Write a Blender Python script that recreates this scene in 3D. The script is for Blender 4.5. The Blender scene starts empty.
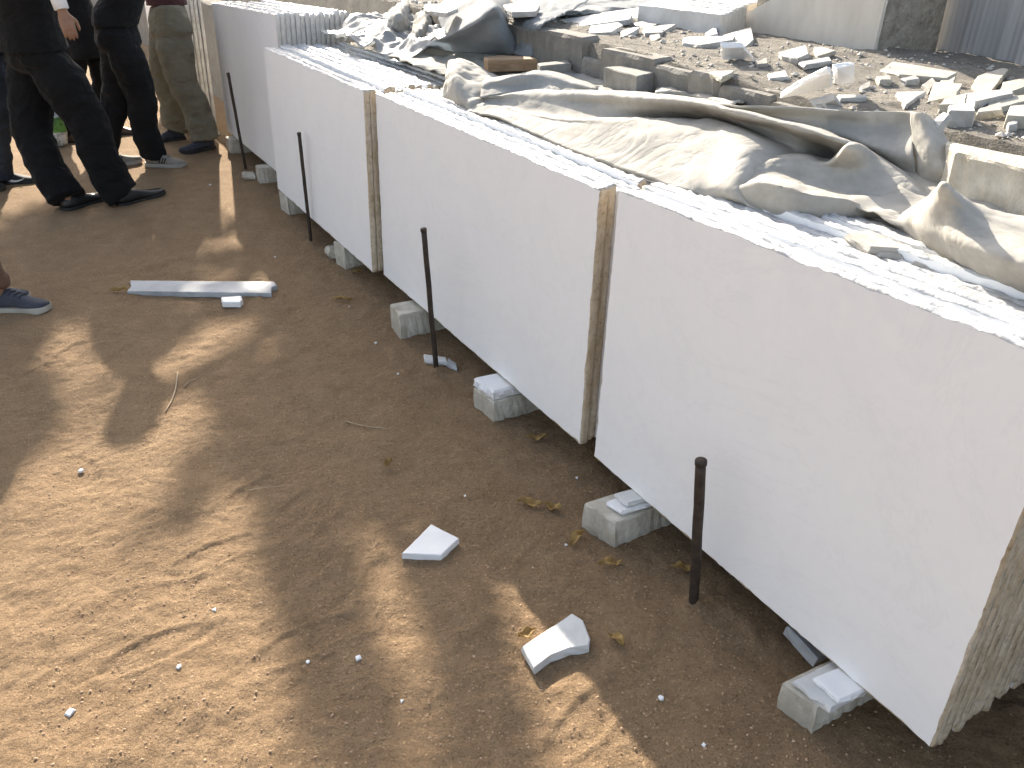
import bpy, bmesh, math, random
import numpy as np
from mathutils import Vector, Matrix, noise

random.seed(7)
S = bpy.context.scene
COL = S.collection
R = math.radians

# ------------------------------------------------------------------ camera maths
F, TH, H = 835.0, R(29.0), 1.6
cT, sT = math.cos(TH), math.sin(TH)
def ray(x, y):
    u = 384 - y
    return Vector((x - 512, F*cT + u*sT, u*cT - F*sT))
CAM = Vector((0, 0, H))
def at(x, y, z=0.0):
    r = ray(x, y); return CAM + r*((z - H)/r.z)
# row frame: s along the row of slabs (towards the viewer), n behind its front face
O = Vector((0.258, 2.189, 0)); D = Vector((.4906, -.8714, 0)); N = Vector((.8714, .4906, 0))
def P(s, n, z): return O + D*s + N*n + Vector((0, 0, z))
def sn(p):
    q = p - O; return q.dot(D), q.dot(N)
def at_n(x, y, n):
    r = ray(x, y); t = (n + O.dot(N))/r.dot(N); return CAM + r*t
def nz(x, y=0.0, z=0.0): return noise.noise(Vector((x, y, z)))
def bank_z(s, n):
    z = max(1.115 + .045*max(0, min(1, (-.3 - s)/.8)) - .08*max(n - .8, 0), 0.985)
    p = P(s, n, 0)
    return z + .022*nz(p.x*2.3, p.y*2.3, 3) + .012*nz(p.x*7, p.y*7, 9)
def dirt(x, y, lift=0.0):
    z = 1.1
    for _ in range(12):
        p = at(x, y, z + lift); s, n = sn(p); z = bank_z(s, n)
    return at(x, y, z + lift)

# ------------------------------------------------------------------ node materials
def new_mat(name):
    m = bpy.data.materials.new(name); m.use_nodes = True
    nt = m.node_tree; b = nt.nodes['Principled BSDF']
    return m, nt, b
def tex(nt, scale, detail=4.0, rough=.55, vec=None, dist=0.0, kind='noise'):
    n = nt.nodes.new('ShaderNodeTexNoise'); n.inputs['Scale'].default_value = scale
    n.inputs['Detail'].default_value = detail; n.inputs['Roughness'].default_value = rough
    n.inputs['Distortion'].default_value = dist
    if vec: nt.links.new(vec, n.inputs['Vector'])
    return n
def coords(nt, which='Object', scale=None):
    c = nt.nodes.new('ShaderNodeTexCoord'); o = c.outputs[which]
    if scale:
        mp = nt.nodes.new('ShaderNodeMapping'); mp.inputs['Scale'].default_value = scale
        nt.links.new(o, mp.inputs['Vector']); o = mp.outputs['Vector']
    return o
def ramp(nt, fac, stops):
    r = nt.nodes.new('ShaderNodeValToRGB'); e = r.color_ramp.elements
    while len(e) < len(stops): e.new(0.5)
    for el, (p, c) in zip(e, stops):
        el.position = p; el.color = (*c, 1)
    nt.links.new(fac, r.inputs['Fac']); return r.outputs['Color']
def mixc(nt, fac, a, b, mode='MIX'):
    m = nt.nodes.new('ShaderNodeMix'); m.data_type = 'RGBA'; m.blend_type = mode
    for sock, v in ((m.inputs[0], fac), (m.inputs[6], a), (m.inputs[7], b)):
        if isinstance(v, (int, float)): sock.default_value = v
        elif isinstance(v, tuple): sock.default_value = (*v, 1)
        else: nt.links.new(v, sock)
    return m.outputs[2]
def bump(nt, b, height, strength, distance, prev=None):
    n = nt.nodes.new('ShaderNodeBump'); n.inputs['Strength'].default_value = strength
    n.inputs['Distance'].default_value = distance; nt.links.new(height, n.inputs['Height'])
    if prev: nt.links.new(prev, n.inputs['Normal'])
    nt.links.new(n.outputs['Normal'], b.inputs['Normal']); return n.outputs['Normal']
def simple(name, c0, c1, scale=8, rough=.7, bscale=40, bstr=.3, bdist=.004, metal=0.0, spec=.4, sheen=0.0, detail=5, stretch=None):
    m, nt, b = new_mat(name); v = coords(nt, 'Object', stretch)
    t = tex(nt, scale, detail, .6, v)
    nt.links.new(ramp(nt, t.outputs['Fac'], [(.3, c0), (.7, c1)]), b.inputs['Base Color'])
    b.inputs['Roughness'].default_value = rough; b.inputs['Metallic'].default_value = metal
    b.inputs['Specular IOR Level'].default_value = spec
    if sheen: b.inputs['Sheen Weight'].default_value = sheen
    t2 = tex(nt, bscale, 6, .6, v)
    bump(nt, b, t2.outputs['Fac'], bstr, bdist)
    return m

def sand_mat(name, cols, dark):
    m, nt, b = new_mat(name); v = coords(nt)
    big = tex(nt, 1.1, 5, .6, v, .4); mid = tex(nt, 9, 6, .65, v); fine = tex(nt, 95, 5, .7, v)
    c = ramp(nt, big.outputs['Fac'], [(.3, cols[0]), (.7, cols[1])])
    c2 = ramp(nt, mid.outputs['Fac'], [(.3, tuple(x*.84 for x in cols[0])), (.7, tuple(min(1, x*1.1) for x in cols[1]))])
    c = mixc(nt, .55, c, c2)
    g = ramp(nt, fine.outputs['Fac'], [(.30, (.62, .58, .55)), (.46, (.96, .96, .96)), (.62, (1.0, 1.0, 1.0)), (.78, (1.22, 1.2, 1.16))])
    c = mixc(nt, .85, c, g, 'MULTIPLY')
    vo = nt.nodes.new('ShaderNodeTexVoronoi'); vo.inputs['Scale'].default_value = 230; nt.links.new(v, vo.inputs['Vector'])
    sep = nt.nodes.new('ShaderNodeSeparateColor'); nt.links.new(vo.outputs['Color'], sep.inputs[0])
    k = ramp(nt, sep.outputs[0], [(.962, (0, 0, 0)), (.972, (.5, .5, .5))])
    k2 = ramp(nt, sep.outputs[1], [(.955, (0, 0, 0)), (.965, (.4, .4, .4))])
    c = mixc(nt, k, c, tuple(min(1, x*1.7) for x in cols[1])); c = mixc(nt, k2, c, dark)
    nt.links.new(c, b.inputs['Base Color'])
    b.inputs['Roughness'].default_value = .95; b.inputs['Specular IOR Level'].default_value = .15
    t1 = tex(nt, 34, 7, .72, v); t2 = tex(nt, 120, 4, .7, v)
    n1 = bump(nt, b, t1.outputs['Fac'], .95, .040)
    n2 = bump(nt, b, t2.outputs['Fac'], .9, .010, n1)
    return m
SAND = sand_mat('sand', ((.352, .235, .135), (.438, .303, .182)), (.12, .085, .055))
DUST = sand_mat('dusty_earth', ((.30, .275, .237), (.42, .388, .338)), (.12, .11, .095))

def marble_face():
    m, nt, b = new_mat('sawn_white_marble'); v = coords(nt, 'Object')
    info = nt.nodes.new('ShaderNodeObjectInfo')
    add = nt.nodes.new('ShaderNodeVectorMath'); add.operation = 'ADD'; nt.links.new(v, add.inputs[0])
    mul = nt.nodes.new('ShaderNodeVectorMath'); mul.operation = 'SCALE'; mul.inputs[0].default_value = (9, 5, 7)
    nt.links.new(info.outputs['Random'], mul.inputs['Scale']); nt.links.new(mul.outputs[0], add.inputs[1]); v = add.outputs[0]
    a = tex(nt, 2.2, 5, .6, v, 1.2); f = tex(nt, 38, 5, .6, v)
    c = ramp(nt, a.outputs['Fac'], [(.28, (.850, .856, .868)), (.5, (.885, .888, .892)), (.72, (.868, .872, .880))])
    g = ramp(nt, f.outputs['Fac'], [(.3, (.982, .982, .982)), (.6, (1, 1, 1))])
    c = mixc(nt, 1.0, c, g, 'MULTIPLY')
    vein = tex(nt, 1.5, 8, .7, v, 2.2)
    k = ramp(nt, vein.outputs['Fac'], [(.485, (0, 0, 0)), (.50, (1, 1, 1)), (.515, (0, 0, 0))])
    kk = mixc(nt, .10, (0, 0, 0), k)
    c = mixc(nt, kk, c, (.52, .53, .56))
    nt.links.new(c, b.inputs['Base Color']); b.inputs['Roughness'].default_value = .48
    b.inputs['Specular IOR Level'].default_value = .35
    s = tex(nt, 6, 3, .5, coords(nt, 'Object', (6, 6, .4)))
    bump(nt, b, s.outputs['Fac'], .06, .003)
    return m
MARBLE = marble_face()
MTOP = simple('chipped_marble_edge', (.33, .345, .36), (.52, .525, .53), 36, .55, 60, .55, .007, detail=8)
def stained_edge():
    m, nt, b = new_mat('stained_marble_edge'); v = coords(nt)
    a = tex(nt, 11, 7, .65, v, .6); f = tex(nt, 70, 6, .7, v); st = tex(nt, 4, 4, .6, coords(nt, 'Object', (9, 9, 1)))
    c = ramp(nt, a.outputs['Fac'], [(.25, (.47, .38, .28)), (.45, (.68, .59, .46)), (.6, (.78, .70, .58)), (.75, (.86, .81, .72))])
    c2 = ramp(nt, st.outputs['Fac'], [(.35, (.72, .66, .56)), (.65, (1, 1, 1))])
    c = mixc(nt, 1.0, c, c2, 'MULTIPLY')
    k = ramp(nt, f.outputs['Fac'], [(.3, (.62, .58, .52)), (.48, (1, 1, 1))])
    c = mixc(nt, 1.0, c, k, 'MULTIPLY')
    nt.links.new(c, b.inputs['Base Color']); b.inputs['Roughness'].default_value = .85
    bump(nt, b, f.outputs['Fac'], .9, .008, None)
    return m
MSIDE = stained_edge()
MSIDEG = simple('greyed_marble_edge', (.50, .465, .41), (.78, .75, .70), 12, .8, 60, .9, .008, detail=7)
SCRAP = simple('broken_white_marble', (.29, .28, .26), (.46, .455, .44), 9, .6, 70, .4, .004, detail=7)
SCRAPB = simple('brightened_white_marble', (.74, .74, .75), (.84, .84, .84), 9, .5, 70, .3, .003, detail=7)  # brighter copy of the white marble, colour raised for pieces lying in shade
SCRAPW = simple('broken_cream_marble', (.32, .295, .24), (.45, .425, .36), 9, .65, 70, .5, .005, detail=7)
SCRAPG = simple('broken_grey_marble', (.30, .31, .325), (.46, .475, .49), 7, .6, 70, .4, .004, detail=7)
DUSTY = simple('dust_covered_marble', (.34, .30, .25), (.62, .60, .56), 14, .85, 60, .7, .006, detail=8)
BLOCK = simple('weathered_marble_block', (.36, .315, .24), (.62, .59, .52), 14, .8, 55, .8, .008, detail=8)
CONC = simple('grey_concrete', (.20, .19, .17), (.32, .31, .285), 10, .9, 80, .6, .006, detail=8)
CONCD = simple('dusty_masonry', (.17, .16, .145), (.28, .265, .235), 9, .95, 60, .8, .01, detail=8)
GREYM = simple('grey_banded_marble', (.31, .31, .312), (.44, .44, .44), 16, .5, 60, .2, .003, stretch=(3, 3, .06), detail=3)
BEIGEM = simple('beige_sawn_marble', (.60, .55, .48), (.72, .67, .60), 3, .6, 40, .25, .003, stretch=(3, 3, 1.2))
ROUGHB = simple('rough_quarry_face', (.25, .225, .185), (.50, .455, .385), 16, .9, 40, 1.0, .03, detail=8)
IRON = simple('rusty_iron', (.030, .025, .022), (.075, .055, .042), 40, .62, 120, .5, .002, metal=.35)
def canvas(name, c0, c1, stain, amt):
    m, nt, b = new_mat(name); v = coords(nt)
    a = tex(nt, 5, 6, .6, v); s = tex(nt, 3.1, 6, .65, v, .6); d = tex(nt, 45, 5, .65, v)
    c = ramp(nt, a.outputs['Fac'], [(.3, c0), (.7, c1)])
    k = ramp(nt, s.outputs['Fac'], [(.56, (0, 0, 0)), (.74, (amt, amt, amt))])
    c = mixc(nt, k, c, stain)
    c = mixc(nt, 1.0, c, ramp(nt, d.outputs['Fac'], [(.3, (.86, .85, .83)), (.6, (1, 1, 1))]), 'MULTIPLY')
    nt.links.new(c, b.inputs['Base Color']); b.inputs['Roughness'].default_value = .88; b.inputs['Specular IOR Level'].default_value = .25
    cr = tex(nt, 4.2, 3, .5, v, 1.6)
    h = ramp(nt, cr.outputs['Fac'], [(.40, (1, 1, 1)), (.485, (.35, .35, .35)), (.50, (0, 0, 0)), (.515, (.35, .35, .35)), (.60, (1, 1, 1))])
    n1 = bump(nt, b, h, .20, .010)
    n2 = bump(nt, b, tex(nt, 16, 4, .6, v, .5).outputs['Fac'], .18, .010, n1)
    bump(nt, b, tex(nt, 260, 2, .5, v).outputs['Fac'], .15, .002, n2)
    return m
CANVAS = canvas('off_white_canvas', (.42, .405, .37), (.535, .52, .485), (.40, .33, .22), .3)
CANVASG = canvas('grey_shade_canvas', (.345, .338, .318), (.45, .445, .425), (.27, .23, .17), .55)  # greyer canvas; puts shade into the colour of the shaded cream sheets
TARPG = canvas('blue_grey_tarpaulin', (.28, .298, .313), (.36, .376, .39), (.26, .25, .22), .4)
PLASTIC = simple('milky_plastic_sheet', (.33, .338, .34), (.44, .445, .445), 5, .38, 14, .5, .012, spec=.5, detail=6)
WOOD = simple('brown_timber', (.20, .125, .07), (.34, .23, .14), 10, .8, 60, .4, .004, stretch=(1, 8, 8))
LEAF = simple('dry_leaf', (.18, .10, .03), (.40, .26, .08), 30, .7, 60, .4, .003)
TWIG = simple('dry_twig', (.30, .22, .14), (.48, .38, .26), 30, .8, 60, .4, .002)
BARK = simple('bark', (.09, .07, .05), (.20, .16, .12), 14, .9, 30, .8, .02, stretch=(1, 1, .2))
GREEN = simple('tree_foliage', (.045, .075, .025), (.09, .12, .04), 4, .6, 30, .2, .003)

def translucent(m, k, col):
    nt = m.node_tree; out = nt.nodes['Material Output']; b = nt.nodes['Principled BSDF']
    tr = nt.nodes.new('ShaderNodeBsdfTranslucent'); tr.inputs['Color'].default_value = (*col, 1)
    mx = nt.nodes.new('ShaderNodeMixShader'); mx.inputs[0].default_value = k
    nt.links.new(b.outputs[0], mx.inputs[1]); nt.links.new(tr.outputs[0], mx.inputs[2]); nt.links.new(mx.outputs[0], out.inputs['Surface'])
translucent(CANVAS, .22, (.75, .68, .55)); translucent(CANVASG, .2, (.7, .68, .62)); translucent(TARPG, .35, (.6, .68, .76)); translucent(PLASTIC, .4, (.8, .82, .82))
SCRAPL = simple('pale_grey_marble', (.52, .52, .51), (.68, .68, .67), 7, .6, 70, .4, .004, detail=7)

def cloth(name, c0, c1, rough=.9, scale=3.0, wr=.5):
    m, nt, b = new_mat(name); v = coords(nt)
    a = tex(nt, 5, 5, .6, v)
    nt.links.new(ramp(nt, a.outputs['Fac'], [(.3, c0), (.7, c1)]), b.inputs['Base Color'])
    b.inputs['Roughness'].default_value = rough; b.inputs['Specular IOR Level'].default_value = .2
    b.inputs['Sheen Weight'].default_value = .03
    w = tex(nt, 9, 3, .5, coords(nt, 'Object', (1, 1, 1.7)), .8); f = tex(nt, 420, 2, .5, v)
    n1 = bump(nt, b, w.outputs['Fac'], wr, .05); bump(nt, b, f.outputs['Fac'], .2, .001, n1)
    return m
BLACK = cloth('black_suiting', (.0045, .0045, .005), (.008, .008, .0085))
CHAR = cloth('charcoal_suiting', (.0075, .008, .0088), (.013, .0135, .0145))
KHAKI = cloth('khaki_cotton', (.150, .134, .095), (.205, .186, .135))
JEANS = cloth('blue_denim', (.020, .026, .036), (.04, .048, .062))
BROWN = cloth('brown_cotton', (.12, .07, .045), (.18, .11, .07))
GREYT = cloth('light_grey_cotton', (.42, .42, .41), (.52, .52, .50))
WHITE = cloth('white_cotton', (.70, .70, .72), (.80, .80, .82), wr=.25)
MAROON = cloth('maroon_cotton', (.055, .022, .024), (.085, .035, .035))
SKIN = simple('skin', (.22, .115, .07), (.29, .16, .10), 20, .55, 90, .2, .002)
HAIR = simple('black_hair', (.008, .007, .006), (.02, .017, .015), 60, .5, 90, .5, .004, stretch=(1, 1, .2))
EYE = simple('eye_white', (.7, .7, .68), (.75, .75, .72), 5, .2, 50, .0, .001)
LEATHER = simple('black_leather', (.012, .012, .012), (.03, .03, .03), 12, .38, 60, .25, .003)
BLUESH = simple('navy_mesh_fabric', (.032, .035, .048), (.066, .070, .090), 14, .8, 160, .5, .002)
GREYSH = simple('grey_suede', (.19, .172, .145), (.30, .275, .235), 14, .85, 100, .4, .002)
BROWNSH = simple('brown_leather', (.08, .05, .035), (.14, .09, .06), 14, .6, 100, .3, .002)
BLKSH = simple('black_mesh_fabric', (.012, .012, .013), (.022, .022, .024), 14, .8, 160, .4, .002)
SOLEW = simple('white_rubber', (.34, .32, .27), (.46, .44, .38), 10, .6, 60, .2, .002)
SOLEG = simple('grey_rubber', (.32, .30, .27), (.42, .40, .37), 10, .7, 60, .2, .002)
SOLEB = simple('black_rubber', (.015, .015, .015), (.03, .03, .03), 10, .6, 60, .2, .002)
WPRINT = simple('white_print', (.72, .72, .72), (.78, .78, .78), 10, .5, 60, .1, .001)
DARKL = simple('dark_lace', (.02, .025, .04), (.04, .045, .06), 10, .8, 60, .2, .001)
def bag_mat():
    m, nt, b = new_mat('green_printed_plastic'); v = coords(nt)
    sp_ = nt.nodes.new('ShaderNodeSeparateXYZ'); nt.links.new(v, sp_.inputs[0])
    band = ramp(nt, sp_.outputs[2], [(.12, (.62, .63, .63)), (.125, (.10, .26, .04)), (.235, (.08, .20, .04)), (.24, (.42, .44, .46))])
    pr = ramp(nt, tex(nt, 30, 2, .5, v).outputs['Fac'], [(.5, (1, 1, 1)), (.54, (.25, .3, .2))])
    nt.links.new(mixc(nt, .6, band, pr, 'MULTIPLY'), b.inputs['Base Color']); b.inputs['Roughness'].default_value = .4
    return m
GBAG = bag_mat()

# ------------------------------------------------------------------ object helpers
class MB:
    def __init__(self): self.v = []; self.f = []; self.m = []
    def add(self, vs, fs, mi=0):
        o = len(self.v); self.v += [Vector(p) for p in vs]
        self.f += [tuple(i + o for i in f) for f in fs]; self.m += [mi]*len(fs)
    def build(self, name, mats, parent=None, smooth=False, origin=None):
        if not isinstance(mats, (list, tuple)): mats = [mats]
        if origin is None and parent is None:
            lo = Vector([min(p[i] for p in self.v) for i in range(3)]); hi = Vector([max(p[i] for p in self.v) for i in range(3)])
            origin = Vector(((lo.x + hi.x)/2, (lo.y + hi.y)/2, lo.z))
        off = Vector(origin) if origin is not None else Vector((0, 0, 0))
        me = bpy.data.meshes.new(name); me.from_pydata([p - off for p in self.v], [], self.f)
        for m in mats: me.materials.append(m)
        if len(mats) > 1: me.polygons.foreach_set('material_index', self.m)
        if smooth: me.polygons.foreach_set('use_smooth', [True]*len(me.polygons))
        me.update()
        o = bpy.data.objects.new(name, me); o.location = off; COL.objects.link(o)
        if parent is not None:
            o.parent = parent; o.location = off - parent.location if origin is not None else -Vector(parent.location)
        return o
def fixn(o):
    bm = bmesh.new(); bm.from_mesh(o.data); bmesh.ops.recalc_face_normals(bm, faces=bm.faces); bm.to_mesh(o.data); bm.free(); return o
def tag(o, label, cat, group=None):
    o['label'] = label; o['category'] = cat; o['kind'] = 'thing'
    if group: o['group'] = group
    return o
def kind(o, k): o['kind'] = k; return o
def empty(name, loc, label, cat, group=None):
    o = bpy.data.objects.new(name, None); o.location = loc; o.empty_display_size = .1; COL.objects.link(o)
    return tag(o, label, cat, group)
def bevel(o, w=.004, seg=2):
    m = o.modifiers.new('bevel', 'BEVEL'); m.width = w; m.segments = seg; m.limit_method = 'ANGLE'; m.angle_limit = R(35); return o

def tube(mb, pts, rad, n=14, side=None, mi=0, cap=True):
    pts = [Vector(p) for p in pts]; L = len(pts); vs = []
    side = Vector(side) if side is not None else None
    for i, p in enumerate(pts):
        t = (pts[min(i+1, L-1)] - pts[max(i-1, 0)]).normalized()
        ref = side if side is not None else (Vector((1, 0, 0)) if abs(t.x) < .8 else Vector((0, 1, 0)))
        a = (ref - t*ref.dot(t)).normalized(); b = t.cross(a)
        r = rad[i] if not isinstance(rad, (int, float)) else rad
        ra, rb = r if isinstance(r, tuple) else (r, r)
        for k in range(n):
            an = 2*math.pi*k/n
            vs.append(p + a*(ra*math.cos(an)) + b*(rb*math.sin(an)))
    fs = [(i*n+k, i*n+(k+1) % n, (i+1)*n+(k+1) % n, (i+1)*n+k) for i in range(L-1) for k in range(n)]
    if cap: fs += [tuple(range(n-1, -1, -1)), tuple((L-1)*n + k for k in range(n))]
    mb.add(vs, fs, mi)

def cat1(c, t):
    """Catmull-Rom through list c at parameter t in [0, len-1]"""
    i = min(int(t), len(c)-2); f = t - i
    p0 = c[i-1] if i > 0 else c[i]*2 - c[i+1]
    p1, p2 = c[i], c[i+1]
    p3 = c[i+2] if i+2 < len(c) else c[i+1]*2 - c[i]
    return .5*((2*p1) + (p2-p0)*f + (2*p0-5*p1+4*p2-p3)*f*f + (3*p1-p0-3*p2+p3)*f**3)

def loft(name, grid, mat, per=10, amp=.006, freq=9, seed=0, crease=0.0, thick=.004, parent=None, sharp=0.0, edge=0.0):
    """grid: rows of control points -> smooth cloth with wrinkles and thickness"""
    rows, cols = len(grid), len(grid[0])
    nr, nc = (rows-1)*per + 1, (cols-1)*per + 1
    fine = []
    for r in grid:
        fine.append([cat1([Vector(p) for p in r], j/per if j < nc-1 else cols-1-1e-6) for j in range(nc)])
    vs = []
    for i in range(nr):
        t = min(i/per, rows-1-1e-6)
        for j in range(nc):
            vs.append(cat1([fine[k][j] for k in range(rows)], t))
    out = []
    for i in range(nr):
        for j in range(nc):
            p = vs[i*nc+j]
            a = vs[min(i+1, nr-1)*nc+j] - vs[max(i-1, 0)*nc+j]; b = vs[i*nc+min(j+1, nc-1)] - vs[i*nc+max(j-1, 0)]
            nrm = a.cross(b); nrm = nrm.normalized() if nrm.length > 1e-9 else Vector((0, 0, 1))
            q = p*freq + Vector((seed*3.1, seed*1.7, 0))
            d = amp*(noise.noise(q) + .5*noise.noise(q*2.3))
            if crease:
                d += crease*((1 - abs(noise.noise(q*.8 + Vector((5, 1, 2)))))**3 - .5) + crease*.5*((1 - abs(noise.noise(q*1.9)))**3 - .5)
            p2 = p + nrm*d
            if edge and (i in (0, nr-1)):
                p2 = p2 + Vector((0, 0, edge*noise.noise(p*40)))
            out.append(p2)
    mb = MB()
    mb.add(out, [(i*nc+j, i*nc+j+1, (i+1)*nc+j+1, (i+1)*nc+j) for i in range(nr-1) for j in range(nc-1)])
    o = mb.build(name, mat, parent, True)
    m = o.modifiers.new('thickness', 'SOLIDIFY'); m.thickness = thick; m.offset = 0
    return o

def chunk(name, top, th, mat, seed=0, jit=.003, step=.02, chip=.004, tilt=None, parent=None, under=None):
    """irregular stone plate: top outline (world points), extruded down by th"""
    rnd = random.Random(seed*131 + 7)
    top = [Vector(p) for p in top]
    c = sum(top, Vector())/len(top)
    nrm = Vector()
    for i in range(len(top)): nrm += (top[i]-c).cross(top[(i+1) % len(top)]-c)
    nrm.normalize()
    if nrm.z < 0: nrm = -nrm; top.reverse()
    ring = []
    for i, p in enumerate(top):
        q = top[(i+1) % len(top)]; k = max(1, int((q-p).length/step))
        for j in range(k): ring.append(p.lerp(q, j/k))
    n = len(ring)
    def J(s): return Vector((rnd.uniform(-s, s), rnd.uniform(-s, s), rnd.uniform(-s, s)*.5))
    rings = []
    for lv, (ins, dz, jj) in enumerate(((chip, 0, 0), (0, chip, jit*.6), (-jit*.5, th*.5, jit), (0, th-chip*.5, jit*.8), (chip, th, 0))):
        rg = []
        for p in ring:
            d = (c - p); d -= nrm*d.dot(nrm); d = d.normalized() if d.length else d
            rg.append(p + d*ins - nrm*dz + J(jj))
        rings.append(rg)
    vs = [p for r in rings for p in r]
    fs = [tuple(range(n))]
    for l in range(4):
        fs += [(l*n+k, (l+1)*n+k, (l+1)*n+(k+1) % n, l*n+(k+1) % n) for k in range(n)]
    fs.append(tuple(4*n + k for k in range(n-1, -1, -1)))
    mb = MB(); mb.add(vs, fs); return fixn(mb.build(name, mat, parent))

# ------------------------------------------------------------------ ground
def axis(lo, hi, step, far, grow=1.09):
    a = list(np.arange(lo, hi, step)); st = step; x = a[-1]
    while x < far: st *= grow; x += st; a.append(x)
    st = step; x = a[0]; b = []
    while x > -far: st *= grow; x -= st; b.append(x)
    return b[::-1] + a
_rp = random.Random(77)
PRINTS = []
for _ in range(34):
    y = 1.2 + 3.6*_rp.random(); x = _rp.uniform(-.60*y - .2, .25 - .22*(y-1.2))
    if sn(Vector((x, y, 0)))[1] > -.25: continue
    a_ = _rp.uniform(.5, 2.6); PRINTS.append((x, y, math.cos(a_), math.sin(a_), _rp.uniform(.25, .65)))
STAKES = [at(x, y) for x, y in ((695, 606), (437, 371), (311, 243), (246, 169))]
def trodden(x, y):
    z = 0.0
    for px, py, c, s, k in PRINTS:
        dx, dy = x-px, y-py
        if abs(dx) > .22 or abs(dy) > .22: continue
        u = (dx*c + dy*s)/.135; v = (-dx*s + dy*c)/.048; r = math.sqrt(u*u + v*v)
        if r < 1.5: z += k*(-.0065*max(0, min(1, (1.05-r)/.2)) + .0035*math.exp(-((r-1.15)/.14)**2))
    for q in STAKES:
        dx, dy = x-q.x, y-q.y; d2 = dx*dx + dy*dy
        if d2 < .03: z += .016*math.exp(-d2/.0011)*(1 + .8*nz(x*60, y*60, 3)) + .006*math.exp(-d2/.005)
    return z
def ground():
    xs = axis(-2.0, 1.25, .0092, 350, 1.075); ys = axis(.98, 4.0, .0092, 350, 1.075)
    vs = []
    for y in ys:
        for x in xs:
            d = max(abs(x), abs(y))
            z = 0
            if d < 14:
                w = 1 if d < 9 else (14-d)/5
                z = w*(.013*nz(x*1.7, y*1.7) + .010*nz(x*5.5, y*5.5, 2) + .005*nz(x*17, y*17, 4))
                if d < 6: z += .0032*nz(x*38, y*38, 6) - .0034*max(0, nz(x*62, y*62, 8) - .12)
            if d < 6: z += trodden(x, y)
            vs.append((x, y, z))
    w = len(xs); h = len(ys)
    mb = MB(); mb.v = vs
    mb.f = [(i*w+j, i*w+j+1, (i+1)*w+j+1, (i+1)*w+j) for i in range(h-1) for j in range(w-1)]
    me = bpy.data.meshes.new('ground'); me.from_pydata(vs, [], mb.f); me.materials.append(SAND)
    me.polygons.foreach_set('use_smooth', [True]*len(me.polygons)); me.update()
    o = bpy.data.objects.new('ground', me); COL.objects.link(o); kind(o, 'structure')
ground()
def gz(x, y): return .013*nz(x*1.7, y*1.7) + .010*nz(x*5.5, y*5.5, 2) + .005*nz(x*17, y*17, 4)
def gat(x, y, lift=0.0):
    p = at(x, y, lift); return at(x, y, gz(p.x, p.y) + lift)

def bank():
    """raised earth bank behind the slab row"""
    vs = []; fs = []
    ss = [-60, -30, -15] + list(np.arange(-8, 3.2, .035)) + [4, 6]
    ns = [.47, .475, .6, .72, .81] + list(np.arange(.845, 3.6, .03)) + [4, 5, 7, 10, 16, 30]
    for n in ns:
        for s in ss:
            if n < .472: z = -.05
            elif n < .82: z = .90 + .03*nz(s*3, n*9)
            else:
                z = bank_z(s, n) + .008*nz(s*19, n*19, 5) + .005*nz(s*40, n*40, 8)
            vs.append(P(s, n + (.02*nz(s*6, n*2, 7) if n > .86 else 0), z))
    w = len(ss)
    fs = [(i*w+j, i*w+j+1, (i+1)*w+j+1, (i+1)*w+j) for i in range(len(ns)-1) for j in range(w-1)]
    mb = MB(); mb.add(vs, fs); o = mb.build('terrain', DUST, None, True, origin=(0, 0, 0)); kind(o, 'structure')
bank()

# loose grit on the sand and on the bank: uncountable
def grit(name, spots, mat):
    mb = MB()
    ico = [(0, 0, 1), (.89, 0, .3), (.28, .85, .3), (-.72, .53, .3), (-.72, -.53, .3), (.28, -.85, .3), (0, 0, -.6)]
    fc = [(0, 1, 2), (0, 2, 3), (0, 3, 4), (0, 4, 5), (0, 5, 1), (6, 2, 1), (6, 3, 2), (6, 4, 3), (6, 5, 4), (6, 1, 5)]
    for p, r in spots:
        a = random.uniform(0, 6.3); ca, sa = math.cos(a), math.sin(a); ex = random.uniform(.7, 1.5)
        mb.add([(p[0]+(x*ca*ex-y*sa)*r, p[1]+(x*sa*ex+y*ca)*r, p[2]+z*r*.75) for x, y, z in ico], fc)
    o = mb.build(name, mat, None, False, origin=(0, 0, 0)); return kind(o, 'stuff')
GRITM = simple('sandy_grit', (.28, .17, .10), (.56, .40, .27), 60, .9, 200, .3, .001)
sp = []
for i in range(9000):
    y = .95 + 4.2*random.random()**1.5; x = random.uniform(-.62*y-.3, .62*y+.25)
    if sn(Vector((x, y, 0)))[1] > .4: continue
    sp.append(((x, y, gz(x, y)+.0005), random.choice((.0012, .0016, .002, .0025, .0035))*random.uniform(.7, 1.25)))
grit('grit', sp, GRITM)
BGRIT = simple('pale_rubble', (.34, .31, .27), (.62, .59, .53), 40, .9, 90, .4, .003)
sp = []
for i in range(7000):
    s = random.uniform(-5, 1.6); n = .86 + 2.6*random.random()**1.3
    if nz(s*1.6, n*1.6, 31) < random.uniform(-.35, .3): continue
    sp.append((P(s, n, bank_z(s, n)+.003), random.choice((.003, .003, .004, .005, .006, .008, .012, .016))*random.uniform(.6, 1.2)))
grit('rubble', sp, BGRIT)

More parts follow.
